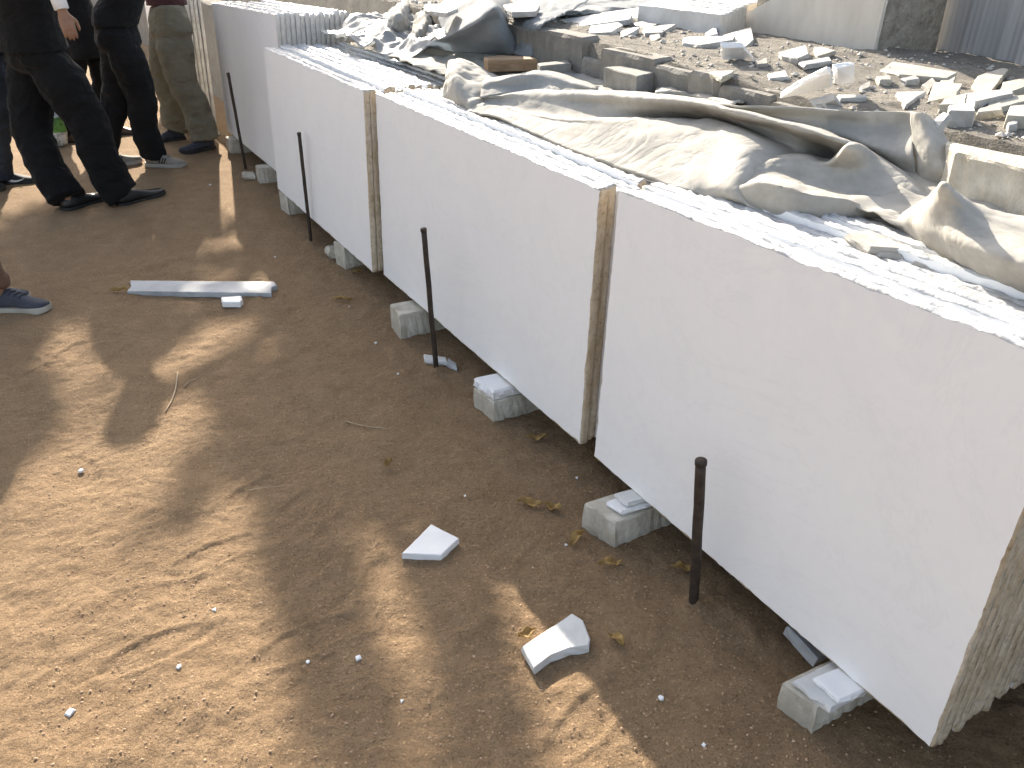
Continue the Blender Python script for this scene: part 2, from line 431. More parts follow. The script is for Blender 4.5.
# ------------------------------------------------------------------ marble slabs
ORD = ['front', 'second', 'third', 'fourth', 'fifth', 'sixth', 'seventh', 'eighth', 'ninth', 'tenth', 'eleventh', 'twelfth', 'thirteenth', 'fourteenth', 'fifteenth', 'sixteenth']
def slab(s0, s1, n0, th, z0, z1, lean, seed, label, group, rough=.004, mats=None, zskew=0.0, endrough=.008, name='marble_slab'):
    rnd = random.Random(seed)
    ring = []; st = .014
    def seg(a, b, kindx):
        k = max(2, int(math.hypot(b[0]-a[0], b[1]-a[1])/st))
        for j in range(k): ring.append((a[0]+(b[0]-a[0])*j/k, a[1]+(b[1]-a[1])*j/k, kindx))
    zb0, zb1 = z0, z0
    seg((s0, z0), (s1, z0), 2); seg((s1, z0), (s1, z1+zskew), 3); seg((s1, z1+zskew), (s0, z1), 1); seg((s0, z1), (s0, z0), 4)
    n = len(ring); L = 5; vs = []; off = seed*17.3
    for l in range(L):
        f = (0, .10, .42, .78, 1)[l]
        for (s, z, kx) in ring:
            a = rough if l in (0,) else rough*1.5
            if kx in (2, 3, 4): a = .0016 if l in (0, 4) else endrough*.55
            ds = a*nz(s*25+off, z*25, l*.9) + a*.8*nz(s*70+off, z*70, l*2.1)
            dz = ds
            if l in (1, 2, 3) and kx in (1, 3): dz += abs(nz(s*30+off, z*30, l))*a*.9
            ss, zz = s, z
            if kx in (1, 2): zz = z + (dz if kx == 1 else -abs(dz)*1.2) + (.004*nz(s*4, off) if kx == 1 else 0)
            else: ss = s + (dz if kx == 3 else -dz)
            if l == 0:
                cp = .0015 + .006*max(0, nz(s*14+off, z*14, 21)+.15) + .0035*abs(nz(s*50+off, z*50, 23))
                if kx == 2: zz += cp*1.3
                elif kx == 1: zz -= cp*.55
                elif kx == 3: ss -= cp
                else: ss += cp
            q = n0 + f*th + lean*(zz - .12)/.84
            vs.append(P(ss, q, zz))
    fs = [tuple(range(n))[::-1], tuple((L-1)*n+k for k in range(n))]; mi = [0, 0]
    for l in range(L-1):
        for k in range(n):
            fs.append((l*n+k, l*n+(k+1) % n, (l+1)*n+(k+1) % n, (l+1)*n+k)); mi.append(1 if ring[k][2] == 1 else 2)
    mb = MB(); mb.v = vs; mb.f = fs; mb.m = mi
    o = mb.build(name, mats or [MARBLE, MTOP, MSIDE], None, False)
    fixn(o); me = o.data; me.polygons.foreach_set('use_smooth', [p.material_index > 0 for p in me.polygons])
    return tag(o, label, 'marble slab', group)

def stack(where, count, s0, s1, n0, z0, z1, lean, seed, th=.027, gap=.0045, first_label='', ends=.03, ztop=.012, zskew=0.0, zbot=.0, group=None, rough=.004, recess=None, mats=None, ext=0.0):
    rnd = random.Random(seed); n = n0
    for i in range(count):
        a = s0 + (rnd.uniform(-.02, .03) if i else 0); b = s1 + (rnd.uniform(-ends, ends*.12) if i else 0)
        if i > 1: b += ext*(1 if i != 4 else .4)
        if recess is not None: b = s1 - i*recess + (rnd.uniform(-.002, .0008) if i else 0)
        t = th*rnd.uniform(.88, 1.1)
        lab = first_label if i == 0 else (ORD[i] + ' marble slab from the front in ' + where)
        if i == count-1: lab = 'rearmost marble slab in ' + where
        slab(a, b, n, t, z0 + (rnd.uniform(-zbot, zbot) if i else 0), z1 + (rnd.uniform(-ztop, ztop*.8) if i else 0), lean, seed*50+i, lab, group or 'marble slabs stacked on edge', rough=rough, zskew=zskew, mats=mats)
        n += t + gap*rnd.uniform(.2, 1.6)
    return n
stack('the nearest stack at lower right', 14, 0.0, 1.215, 0.0, .125, .972, .03, 11, ends=.008, recess=.0012, zbot=.02, ztop=.017, zskew=.02,
      first_label='large white marble slab fronting the nearest stack, smooth face with a ragged bright top edge', rough=.0036, group='slabs of the nearest stack')
stack('the middle stack between two thin iron rods', 14, -1.775, -.08, 0.0, .125, .952, .028, 23, ends=.012, ztop=.014, ext=.05,
      first_label='long white marble slab fronting the middle stack, its right edge beige and pitted', rough=.004, group='slabs of the middle stack')
stack('the third stack, left of the middle one', 16, -3.47, -1.83, -.035, .125, .955, .03, 37, ends=.014, ztop=.014, zskew=0, ext=.02,
      first_label='white marble slab fronting the third stack, with a thin stained right edge', rough=.004, group='slabs of the third stack')
stack('the taller stack beside the khaki trousers', 15, -5.35, -3.58, .08, .115, 1.06, .03, 41, zskew=.057, ends=.012, ztop=.012, mats=[MARBLE, MTOP, MSIDEG],
      first_label='tall white marble slab fronting the stack beside the khaki trousers', rough=.005, group='slabs of the taller stack')
stack('the farthest stack behind the khaki trousers', 8, -7.1, -5.75, -.16, .115, 1.2, .03, 47, ends=.015, mats=[MARBLE, MTOP, MSIDEG],
      first_label='white marble slab glimpsed between the khaki trouser legs', group='slabs of the farthest stack')

# ------------------------------------------------------------------ support blocks under the slabs
def sblock(name, s0, s1, n0, n1, h, mat, seed, skew=0.0, z=None, parent=None, rnd=.0035):
    pts = [P(s0, n0, 0), P(s1, n0+skew, 0), P(s1+.01, n1, 0), P(s0+.01, n1, 0)]
    zz = (0 if z is None else z) + h
    rr = random.Random(seed*7)
    pts = [p + Vector((rr.uniform(-.008, .008), rr.uniform(-.008, .008), rr.uniform(-.003, .001))) for p in pts]
    return chunk(name, [p + Vector((0, 0, zz)) for p in pts], h + (.02 if z is None else 0), mat, seed, jit=rnd*1.3, step=.014, chip=rnd*1.5)
g = 'support blocks under the slabs'
tag(sblock('support_block', .92, 1.015, -.105, .3, .088, BLOCK, 1, .02), 'rough pale stone block under the near slab, carrying two plates, at lower right', 'block', g)
tag(sblock('support_block', .155, .262, -.13, .3, .092, BLOCK, 2, .02), 'rounded pale stone block carrying two small tiles below the left corner of the near slab', 'block', g)
tag(sblock('support_block', -.655, -.53, -.085, .3, .078, BLOCK, 3, .01), 'pale stone block topped by one white slice under the middle stack', 'block', g)
tag(sblock('support_block', -1.465, -1.335, -.085, .3, .112, BLOCK, 4, -.01), 'grey stone block under the middle stack near its left end, bare on top', 'block', g)
tag(sblock('support_block', -2.37, -2.26, -.045, .3, .118, BLOCK, 5, .01), 'rough stone block under the third stack near its right end', 'block', g)
tag(sblock('support_block', -3.46, -3.29, -.035, .3, .118, BLOCK, 6, .01), 'pale stone block under the third stack at its left end', 'block', g)
tag(sblock('support_block', -4.2, -4.09, .0, .3, .108, BLOCK, 8, .0), 'stone block under the tall stack, right of the farthest iron rod', 'block', g)
tag(sblock('support_block', -5.2, -5.08, .03, .3, .108, BLOCK, 9, .0), 'stone block under the tall stack by the blue shoe', 'block', g)
tag(sblock('support_block', -6.9, -6.78, -.18, .2, .108, BLOCK, 10, .0), 'dark-looking stone block under the farthest stack, seen between the khaki legs', 'block', g)
g = 'spacer plates on the support blocks'
tag(sblock('spacer_plate', .938, 1.030, -.10, .12, .02, SCRAPL, 11, .01, z=.089, rnd=.003), 'grey lower plate on the block at lower right', 'plate', g)
tag(sblock('spacer_plate', .972, 1.05, -.072, .14, .016, SCRAPB, 12, .008, z=.1095, rnd=.003), 'white upper plate on the block at lower right', 'plate', g)
tag(sblock('spacer_plate', .19, .262, -.075, .12, .016, SCRAPB, 13, .0, z=.0925, rnd=.003), 'white lower tile on the rounded block left of the thick iron rod', 'plate', g)
tag(sblock('spacer_plate', .195, .25, -.055, .12, .016, SCRAPL, 14, .01, z=.109, rnd=.003), 'bluish upper tile on the rounded block left of the thick iron rod', 'plate', g)
tag(sblock('spacer_plate', -.665, -.54, -.09, .12, .040, SCRAPB, 15, .012, z=.0785, rnd=.005), 'thick white slice on the block right of the middle iron rod', 'plate', g)
tag(chunk('marble_offcut', [P(.80, .03, .085), P(.90, .035, .06), P(.89, .10, .05), P(.80, .09, .075)], .03, SCRAPG, 16), 'grey offcut tucked under the near slab beside the lower right block', 'offcut')
tag(chunk('marble_offcut', [P(-2.52, -.05, .05), P(-2.42, -.06, .05), P(-2.40, .02, .05), P(-2.5, .05, .05)], .05, BLOCK, 17, jit=.01, chip=.012), 'rough stone lump beside the block under the third stack', 'offcut')
tag(chunk('marble_offcut', [P(-4.32, -.07, .045), P(-4.24, -.07, .045), P(-4.22, 0, .045), P(-4.3, .02, .04)], .045, BLOCK, 18, jit=.01, chip=.012), 'small white lump at the foot of the farthest iron rod', 'offcut')

# ------------------------------------------------------------------ iron rods
def rod(px0, px1, zt, r, label, cap=False):
    b = gat(*px0); b.z -= .06
    # top: point of the ray through px1 at height zt
    t = at(*px1, zt)
    root = empty('iron_rod', b, label, 'rod', 'iron rods standing against the slabs')
    d = (t-b).normalized(); mb = MB(); k = 12
    pts = [b.lerp(t, i/k) + Vector((.0016*nz(i*.7, r*900), .0016*nz(i*.9, 5+r*900), 0)) for i in range(k+1)]
    tube(mb, pts, [r*(1+.05*nz(i*1.3, r*500)) for i in range(k+1)], 14)
    mb.build('shaft', IRON, root, True)
    mb = MB(); e = .0028 if cap else .002
    tube(mb, [t - d*.012, t - d*.010, t - d*.001, t + d*.003, t + d*.003, t - d*.006], [r*1.01, r+e*.55, r+e*.6, r*1.05, r*.62, r*.55], 14)
    mb.build('collar', IRON, root, True)
rod((695, 606), (701, 461), .47, .0135, 'thick dark iron rod in front of the near slab', True)
rod((437, 371), (423.5, 229), .603, .0105, 'thin dark iron rod in front of the middle stack', True)
rod((311, 243), (299, 133), .613, .0098, 'thin dark iron rod in front of the third stack')
rod((246, 169), (228, 73), .674, .0105, 'leaning dark iron rod beside the khaki trousers')

# ------------------------------------------------------------------ loose things on the sand
def gchunk(name, pts, th, mat, seed, label, cat, group=None, **k):
    lifted = [at(x, y, th + .004) for x, y in pts]
    return tag(chunk(name, lifted, th+.006, mat, seed, **k), label, cat, group)
gchunk('marble_tile', [(431, 524), (459, 538), (441, 555), (402, 553)], .016, SCRAPB, 31, 'clean white diamond-shaped tile lying alone on the sand', 'tile', jit=.0015, chip=.002)
gchunk('marble_tile', [(522, 646), (572, 613), (583, 620), (590, 638), (589, 645), (570, 648), (550, 655), (534, 667)], .022, SCRAPL, 32, 'grey tile fragment with a curved broken edge, half in sunlight', 'tile', jit=.002, chip=.003)
gchunk('marble_strip', [(130, 280.5), (274, 281.5), (277, 285), (272, 287), (271, 293), (127, 291), (131, 286)], .022, SCRAPG, 33, 'long narrow grey marble strip lying on the sand, broken at its right end', 'strip', jit=.0015, chip=.003)
gchunk('marble_offcut', [(221, 297), (241, 295.5), (242.5, 299), (240, 302), (222, 302)], .022, SCRAPB, 34, 'small white offcut beside the long marble strip', 'offcut')
gchunk('marble_strip', [(424, 354), (446, 357), (447, 362), (425, 360)], .012, SCRAPL, 35, 'pale strip behind the foot of the thin rod by the middle stack', 'strip', chip=.002)
gchunk('marble_strip', [(448, 358), (456, 363), (457, 368), (447, 363)], .012, SCRAPG, 36, 'small bluish strip right of the foot of the thin rod by the middle stack', 'strip', chip=.002)
for i, (x, y, w, lab) in enumerate([(215, 610, 4, 'chip left of the soft shadow band'), (179, 667, 4, 'upright-looking chip in the sunlit sand'), (70, 713, 6, 'largest pebble in the sunlit sand at lower left'),
        (358, 658, 5, 'square chip in the tree shadow below the diamond tile'), (402, 701, 3, 'small chip in the sun right of the square chip'), (661, 698, 4, 'triangular chip in the shade below the thick rod'),
        (376, 343, 4, 'flat chip left of the thin rod by the middle stack'), (398, 374, 4, 'chip below left of the thin rod by the middle stack'), (81, 471, 5, 'triangular chip in the sun at the left'),
        (210, 185, 6, 'larger white chip on the shaded sand near the khaki man'), (349, 307, 3, 'chip beside the dry leaf under the third stack'), (275, 257, 3, 'chip in the shade beside the third stack'),
        (577, 478, 3, 'chip below the gap between the two nearest stacks'), (566, 545, 3, 'chip beside the curled leaf at the rounded block'), (704, 745, 3, 'chip in the shade below the near slab'),
        (465, 496, 3, 'chip right of the sunlit patch above the diamond tile'), (308, 662, 3, 'chip on the edge of the soft shadow band')]):
    p = gat(x, y); k = w*.0018
    rr = random.Random(i*5+1); m = rr.choice((3, 4, 5))
    a0 = rr.uniform(0, 6)
    pts = [p + Vector((math.cos(a0+6.283*j/m)*k*rr.uniform(.7, 1.3), math.sin(a0+6.283*j/m)*k*rr.uniform(.8, 1.4), k*.55)) for j in range(m)]
    tag(chunk('marble_chip', pts, k*.9, SCRAPB, 200+i, jit=k*.12, chip=k*.25, step=k), 'white marble ' + lab, 'chip', 'white marble chips scattered on the sand')

def leaf(x, y, L, W, yaw, seed, label, curl=.5):
    p = gat(x, y); mb = MB(); n, m = 14, 7; vs = []
    ca, sa = math.cos(yaw), math.sin(yaw)
    for i in range(n):
        t = i/(n-1); w = W*math.sin(math.pi*min(t*.95+.03, 1))**.8
        for j in range(m):
            u = j/(m-1)*2-1
            lx = (t-.5)*L; ly = u*w*.5*(1+.25*nz(t*6, u, seed)); lz = .006 + curl*(abs(u)**1.5)*W*.4 + .012*nz(t*3, u*1.2, seed*3) + .010*abs(math.sin(t*3+seed))
            vs.append((p.x+lx*ca-ly*sa, p.y+lx*sa+ly*ca, p.z+max(lz, .002)))
    mb.add(vs, [(i*m+j, i*m+j+1, (i+1)*m+j+1, (i+1)*m+j) for i in range(n-1) for j in range(m-1)])
    pts = [Vector(vs[i*m+m//2]) + Vector((0, 0, .0012)) for i in range(n)]
    d = pts[0]-pts[1]; tube(mb, [pts[0]+d*2.2] + pts, [.0012]*(n+1), 5)
    o = mb.build('dry_leaf', LEAF, None, True); s = o.modifiers.new('thickness', 'SOLIDIFY'); s.thickness = .0008
    tag(o, label, 'leaf', 'dry leaves on the sand')
leaf(530, 506, .075, .035, -.2, 1, 'dry brown leaf, left one of the pair left of the rounded block')
leaf(553, 510, .055, .03, -.5, 2, 'dry brown leaf, right one of the pair left of the rounded block')
leaf(577, 541, .075, .03, .9, 3, 'long curled leaf leaning on the rounded block', .9)
leaf(610, 566, .07, .03, .2, 4, 'brown leaf below the rounded block and left of the thick rod')
leaf(527, 637, .05, .03, .5, 5, 'golden leaf touching the half sunlit grey tile')
leaf(616, 642, .05, .028, -.8, 6, 'leaf lying right of the grey tile fragment')
leaf(681, 571, .055, .03, -.2, 7, 'leaf in the shade just left of the thick rod')
leaf(537, 440, .07, .03, .1, 8, 'leaf in the shade below the right end of the middle stack')
leaf(389, 466, .028, .028, .6, 9, 'small cupped leaf on the open shaded sand', 1.0)
leaf(343, 301, .09, .03, .15, 10, 'dull brown leaf under the right end of the third stack')
leaf(598, 462, .06, .03, -1.0, 11, 'leaf caught below the left corner of the near slab')
leaf(119, 292, .085, .03, .1, 12, 'pointed straw-coloured leaf at the left end of the marble strip')
leaf(358, 274, .05, .025, .3, 13, 'leaf beside the stone block under the third stack')
def twig(pp, label, r=.002):
    mb = MB(); c = [gat(*q) + Vector((0, 0, .004)) for q in pp]
    pts = [cat1(c, t*(len(c)-1)/12*.9999) for t in range(13)]
    tube(mb, pts, [r*(1.1-.5*i/12) for i in range(13)], 6); tag(mb.build('twig', TWIG, None, True), label, 'twig')
twig([(178, 373), (176, 388), (172, 401), (165, 413)], 'thin pale curved twig on the sand left of centre', .0028)
twig([(184, 388), (190, 382), (198, 379)], 'short dark twig end beside the pale curved twig')
twig([(345, 422), (365, 427), (390, 430)], 'thin dark root lying on the shaded sand')
twig([(247, 492), (262, 489), (281, 487)], 'short straight twig in the soft tree shadow')

# ------------------------------------------------------------------ masonry and rubble behind
root = empty('masonry_wall', P(-1.2, .8, .9), 'low grey wall of broken dusty concrete blocks behind the tarpaulins', 'wall')
def wblock(s0, s1, zt, seed, n0=.80, n1=.90, z0=.88, mat=CONCD):
    pts = [P(s0, n0, zt), P(s1, n0+.01, zt - .005), P(s1, n1, zt), P(s0, n1, zt)]
    o = chunk('block', pts, zt - z0, mat, seed, jit=.009, step=.03, chip=.012); o.parent = root; o.location = o.location - root.location
for a in ((-2.6, -2.06, 1.155, 61), (-2.05, -1.652, 1.172, 62), (-1.645, -1.36, 1.176, 63), (-1.35, -1.22, 1.10, 64), (-1.212, -.87, 1.148, 65), (-.855, -.66, 1.128, 66), (-.652, -.50, 1.135, 60), (-.49, -.26, 1.108, 67), (-.25, .1, 1.09, 68), (.11, .48, 1.08, 69)):
    wblock(*a)
def tchunk(name, pts, z, th, mat, seed, label, cat, group=None, **k):
    q = []
    for p in pts: q.append(at(p[0], p[1], p[2] if len(p) > 2 else z))
    return tag(chunk(name, q, th, mat, seed, **k), label, cat, group)
tchunk('concrete_block', [(604, 67), (627, 65.5), (656.5, 72), (637, 76)], 1.10, .115, CONC, 71, 'square-cut grey block with a sunlit top in front of the masonry wall', 'block', jit=.002, chip=.004)
tchunk('concrete_block', [(538, 63), (568, 60), (571, 63), (540, 66)], 1.07, .06, CONC, 72, 'small grey block right of the brown timber', 'block', jit=.003)
tchunk('timber_plank', [(484, 57), (500, 55), (534, 57), (537, 59), (488, 60)], 1.075, .05, WOOD, 73, 'short brown timber offcut below the grey tarpaulin heap', 'plank', jit=.002)
tchunk('stone_block', [(946, 141), (1045, 160), (1040, 173), (955, 152)], 1.115, .19, BLOCK, 74, 'long pale stone block with a bright top at the right edge', 'block', jit=.006, chip=.006)

scr = [
 ([(563,17),(610,14),(632,18),(630,22),(563,21)], .03, SCRAPG, 'long grey strip on the bank behind the wall, left of the others'),
 ([(593,12),(640,12),(646,15),(640,17),(594,16)], .035, SCRAPG, 'long grey strip lying behind the leftmost long strip'),
 ([(625,7),(668,6),(671,10),(640,12)], .035, SCRAPW, 'cream slab piece farthest back at the top of the bank'),
 ([(591,25),(618,24.5),(623,27),(611,31),(589,30)], .03, SCRAP, 'white wedge piece just above the left part of the wall'),
 ([(622,30),(634,28),(640,29),(634,33),(621,33)], .025, SCRAPG, 'small bluish piece right of the white wedge piece'),
 ([(632,22),(665,18),(668,21),(650,25),(634,24)], .022, SCRAP, 'thin white plate on top of the left rubble group'),
 ([(643,28),(662,25),(676,26),(662,32),(645,31)], .03, SCRAP, 'white plate in front of the left rubble group'),
 ([(684,22),(698,20),(703,23),(700,25),(685,24)], .03, SCRAP, 'small white block below the sunlit slab tops'),
 ([(684,37),(695,36),(735,39),(733,42),(700,42),(683,40)], .03, SCRAP, 'narrow white bar left of the tilted white piece'),
 ([(723,34),(750,33),(754,39),(745,43),(728,38)], .03, SCRAP, 'white plate behind the tilted white piece'),
 ([(710,71),(734,70),(732,74),(722,76)], .02, SCRAPW, 'small half-round piece at the edge of the wall'),
 ([(768,73),(785,72),(789,76),(770,77)], .018, SCRAP, 'thin white sliver left of the big leaning plates'),
 ([(779,51),(805,48.5),(809,53),(798,57),(782,54)], .028, SCRAP, 'angular white plate near the foot of the beige slab'),
 ([(800,60),(829,57.5),(832,61),(805,65)], .02, SCRAP, 'thin white plate directly behind the big leaning plates'),
 ([(814,48),(822,47),(836,52),(818,53)], .022, SCRAPW, 'narrow cream piece at the foot of the beige slab'),
 ([(837,95),(866,94),(867,97),(840,98)], .015, SCRAP, 'thin splinter right of the faceted white lump'),
 ([(881,66),(892,63),(920,67),(957,76),(947,79),(900,70)], .032, SCRAPW, 'longest cream bar on the bank, in front of the dark rough block'),
 ([(877,76),(890,74.5),(892,80),(880,80)], .025, SCRAPW, 'small cream piece below the left end of the longest cream bar'),
 ([(901,77),(915,75),(920,79),(906,81)], .025, SCRAPW, 'small cream piece below the middle of the longest cream bar'),
 ([(897,91),(926,92),(906,104)], .025, SCRAP, 'white triangular plate pointing to the tarpaulin fold'),
 ([(934,84),(962,86),(956,96),(929,96)], .03, SCRAPW, 'cream square plate right of the white triangle'),
 ([(923,83),(932,79),(936,82),(930,88)], .03, CONC, 'dark grey stone beside the cream square plate'),
 ([(940,79),(955,77.5),(954,82),(942,83)], .03, SCRAPW, 'small cream lump at the right end of the longest cream bar'),
 ([(978,76),(1002,70),(1008,72),(990,88),(972,84)], .025, SCRAPW, 'large flat pale plate in the right rubble group, seen nearly whole'),
 ([(966,92),(1010,92),(1013,96),(968,97)], .05, SCRAPW, 'thick cream bar across the right rubble group'),
 ([(1003,83),(1024,81),(1030,86),(1001,89)], .035, SCRAPW, 'cream plate at the right edge behind the thick cream bar'),
 ([(945,97),(966,96),(966,102),(940,104)], .035, SCRAPW, 'cream plate left of the thick cream bar'),
 ([(949,105),(975,104),(976,109),(950,110)], .06, SCRAPW, 'upright cream cube below the thick cream bar'),
 ([(980,107),(1000,104),(1003,110),(978,111)], .03, SCRAPW, 'rounded cream stone right of the cream cube'),
 ([(1010,108),(1032,107),(1032,114),(1008,112)], .05, SCRAPW, 'cream block at the right edge below the thick cream bar'),
 ([(1008,121),(1018,120),(1018,124),(1009,125)], .025, SCRAPW, 'little cream stone above the long stone block'),
 ([(988,99),(1024,98),(1026,103),(990,104)], .03, SCRAPW, 'cream slab end under the thick cream bar'),
 ([(756,60),(766,59),(768,63),(758,64)], .02, CONC, 'small dull stone in the middle of the bank'),
 ([(706,31),(715,30),(718,33),(707,34)], .03, SCRAPG, 'grey stone below the pale stack corner'),
 ([(650,36),(659,35),(661,38),(652,39)], .02, CONC, 'small dull stone above the wall blocks'),
 ([(861,84),(869,83),(871,87),(862,88)], .02, CONC, 'small brown-grey stone between the splinter and the cream pieces'),
]
for i, (pts, th, m, lab) in enumerate(scr):
    if m is SCRAPW and i % 3 == 0: m = SCRAP
    rr = random.Random(900+i)
    q = [dirt(x, y, th*.8 + rr.uniform(-.003, .003)) for x, y in pts]
    zc = sum(p.z for p in q)/len(q); q = [Vector((p.x, p.y, zc*.6+p.z*.4)) for p in q]
    tag(chunk('marble_offcut', q, th, m, 300+i, jit=.0035, chip=.004), lab, 'offcut', 'marble offcuts lying on the earth bank')
# tilted pieces
def tilt(pts, th, m, seed, lab, **k):
    q = []
    for x, y, dz in pts: q.append(dirt(x, y, dz))
    tag(chunk('marble_offcut', q, th, m, seed, **k), lab, 'offcut', 'marble offcuts lying on the earth bank')
tilt([(720, 42, .075), (741, 42, .075), (751, 54, .02), (720, 55, .02)], .025, SCRAPB, 401, 'white piece tilted towards the viewer on the bank, left of the beige slab')
tilt([(780, 92, .02), (802, 78, .085), (827, 66, .13), (831, 67, .13), (831, 81, .07), (806, 87, .045)], .02, SCRAPB, 402, 'big pointed leaning plate, left one of the two big plates on the bank')
tilt([(832, 64, .125), (850, 61, .12), (849.5, 79, .05), (833, 81, .055)], .02, SCRAPB, 403, 'squarish leaning plate, right one of the two big plates on the bank')
tilt([(809, 100, .02), (831, 92, .06), (839, 101, .02), (821, 109, .005)], .03, SCRAPG, 404, 'faceted bluish white lump above the far edge of the tarpaulin')
tilt([(929, 122, .03), (944, 111, .05), (950, 114, .05), (937, 129, .02)], .02, SCRAP, 405, 'lit white plate sticking out behind the folded tarpaulin flap')

# ------------------------------------------------------------------ background slabs
def quadslab(name, pts2, n0, th, label, mats, group, seed):
    """upright slab with outline in (s, z), front at n0"""
    ring = []
    for i, p in enumerate(pts2):
        q = pts2[(i+1) % len(pts2)]; k = max(1, int(math.hypot(q[0]-p[0], q[1]-p[1])/.04))
        ring += [(p[0]+(q[0]-p[0])*j/k, p[1]+(q[1]-p[1])*j/k) for j in range(k)]
    n = len(ring); vs = []
    for l, f in enumerate((0, .1, .5, .9, 1)):
        for s, z in ring:
            e = 0 if l in (0, 4) else .006
            vs.append(P(s + e*nz(s*30, z*30, l+seed), n0 + f*th + .03*(z-1), z + e*nz(s*30, z*30, l+seed+9)))
    fs = [tuple(range(n)), tuple(4*n+k for k in range(n))[::-1]]; mi = [0, 0]
    for l in range(4):
        for k in range(n): fs.append((l*n+k, (l+1)*n+k, (l+1)*n+(k+1) % n, l*n+(k+1) % n)); mi.append(1)
    mb = MB(); mb.v = [Vector(v) for v in vs]; mb.f = fs; mb.m = mi
    return tag(fixn(mb.build(name, mats)), label, 'marble slab', group)
def SZ(x, y, n): p = at_n(x, y, n); return sn(p)[0], p.z
n0 = 2.55
a = SZ(724, 25, n0); b = SZ(779, -5, n0); c = SZ(880, -10, n0); d = SZ(872, 57, n0)
bgg = 'marble slabs standing on the far bank'
quadslab('marble_slab', [(a[0], a[1]-.1), (d[0], d[1]-.04), (d[0]+.01, max(c[1], 1.5)), (b[0]+.12, max(c[1], 1.5)), b, a], n0, .022, 'large beige slab with a slanting left edge standing on the far bank', [BEIGEM, BEIGEM], bgg, 3)
quadslab('marble_block', [(d[0]-.9, .9), (d[0]-.02, .9), (d[0]-.03, 1.5), (d[0]-.9, 1.5)], n0+.03, .50, 'dark rough-ended block behind the large beige slab', [ROUGHB, ROUGHB], bgg, 5)['category'] = 'marble block'
for i, (s0, s1, nn, lab) in enumerate([(-1.42, -.55, 3.12, 'leftmost grey banded slab right of the rough dark block'), (-1.16, -.3, 3.075, 'second grey banded slab right of the rough dark block'),
                                     (-.93, .0, 3.03, 'third grey banded slab right of the rough dark block, with pale lines'), (-.80, .25, 2.985, 'fourth grey banded slab, in the upper right corner'), (-.68, .6, 2.94, 'nearest grey banded slab, at the upper right edge')]):
    quadslab('marble_slab', [(s0, .9), (s1, .9), (s1, 1.5), (s0, 1.5)], nn, .035, lab, [GREYM, MTOP], 'grey banded slabs in the upper right', 20+i)
# low lit stack on the far bank, its slab edges seen from above
sA = SZ(688, 14, 3.0)[0]; sB = SZ(722, 24, 3.0)[0]
zt = 1.16
nn = 2.72
for i in range(14):
    e = sn(at(722 + i*3.6, 15 - i*1.45, zt))
    t = .055
    q0 = e[1]
    slab(e[0]-.74, e[0], q0, t, .95, zt + random.uniform(-.006, .006), 0, 700+i, ('frontmost' if i == 0 else ORD[i]) + ' slab of the low sunlit stack behind the beige slab', 'slabs of the low sunlit stack', rough=.003, mats=[SCRAPL, MTOP, BEIGEM])

# ------------------------------------------------------------------ tarpaulins
# cloth lying over the backs of the stacks
def sheet(name, s0, s1, nfun, nb, zfun, mat, ds=.02, dn=.018, thick=.004):
    k = int((s1-s0)/ds); vs = []; m = int((nb-.3)/dn)
    for i in range(k+1):
        s = s0 + (s1-s0)*i/k; nf = nfun(s)
        for j in range(m+1):
            n = nf + (nb-nf)*j/m
            vs.append(P(s, n, zfun(s, n, j/m)))
    mb = MB(); mb.add(vs, [(i*(m+1)+j, i*(m+1)+j+1, (i+1)*(m+1)+j+1, (i+1)*(m+1)+j) for i in range(k) for j in range(m)])
    o = mb.build(name, mat, None, True); x = o.modifiers.new('thickness', 'SOLIDIFY'); x.thickness = thick; return o
def ridge(x, y, sd): return (1-abs(nz(x, y, sd)))**2.5
def z0f(s, n, f):
    return .982 + .028*f + .018*ridge(s*4, n*6, 3) + .010*ridge(s*9, n*11, 5) + .006*nz(s*14, n*14, 7)
tag(sheet('tarpaulin', -2.7, 1.5, lambda s: .37 + .04*nz(s*2.2, 3) + .02*nz(s*9, 5), .80, z0f, CANVAS), 'cream canvas sheet spread under the rolls between slabs and masonry wall', 'tarpaulin')
# crumpled milky plastic on the third and fourth stacks
def zc(s, n, f):
    b = 1.0 + .085*math.sin(math.pi*min(f*1.05, 1))*(.6+.6*nz(s*1.5, n*1.5, 44))
    return max(.968, b + .075*(ridge(s*3.1, n*3.6, 13)-.45) + .030*(ridge(s*7.5, n*8, 15)-.4) + .008*ridge(s*17, n*17, 17)) + (.10*max(0, min(1, (-3.3-s)/.3))*max(0, min(1, (f-.25)/.2)))
tag(sheet('plastic_sheet', -3.5, -2.3, lambda s: .36 + .05*nz(s*2.5, 8) + .03*nz(s*8, 9), 1.05, zc, PLASTIC, .016, .016, .002), 'crumpled milky plastic sheet heaped on the back of the third stack', 'plastic sheet')

A = at
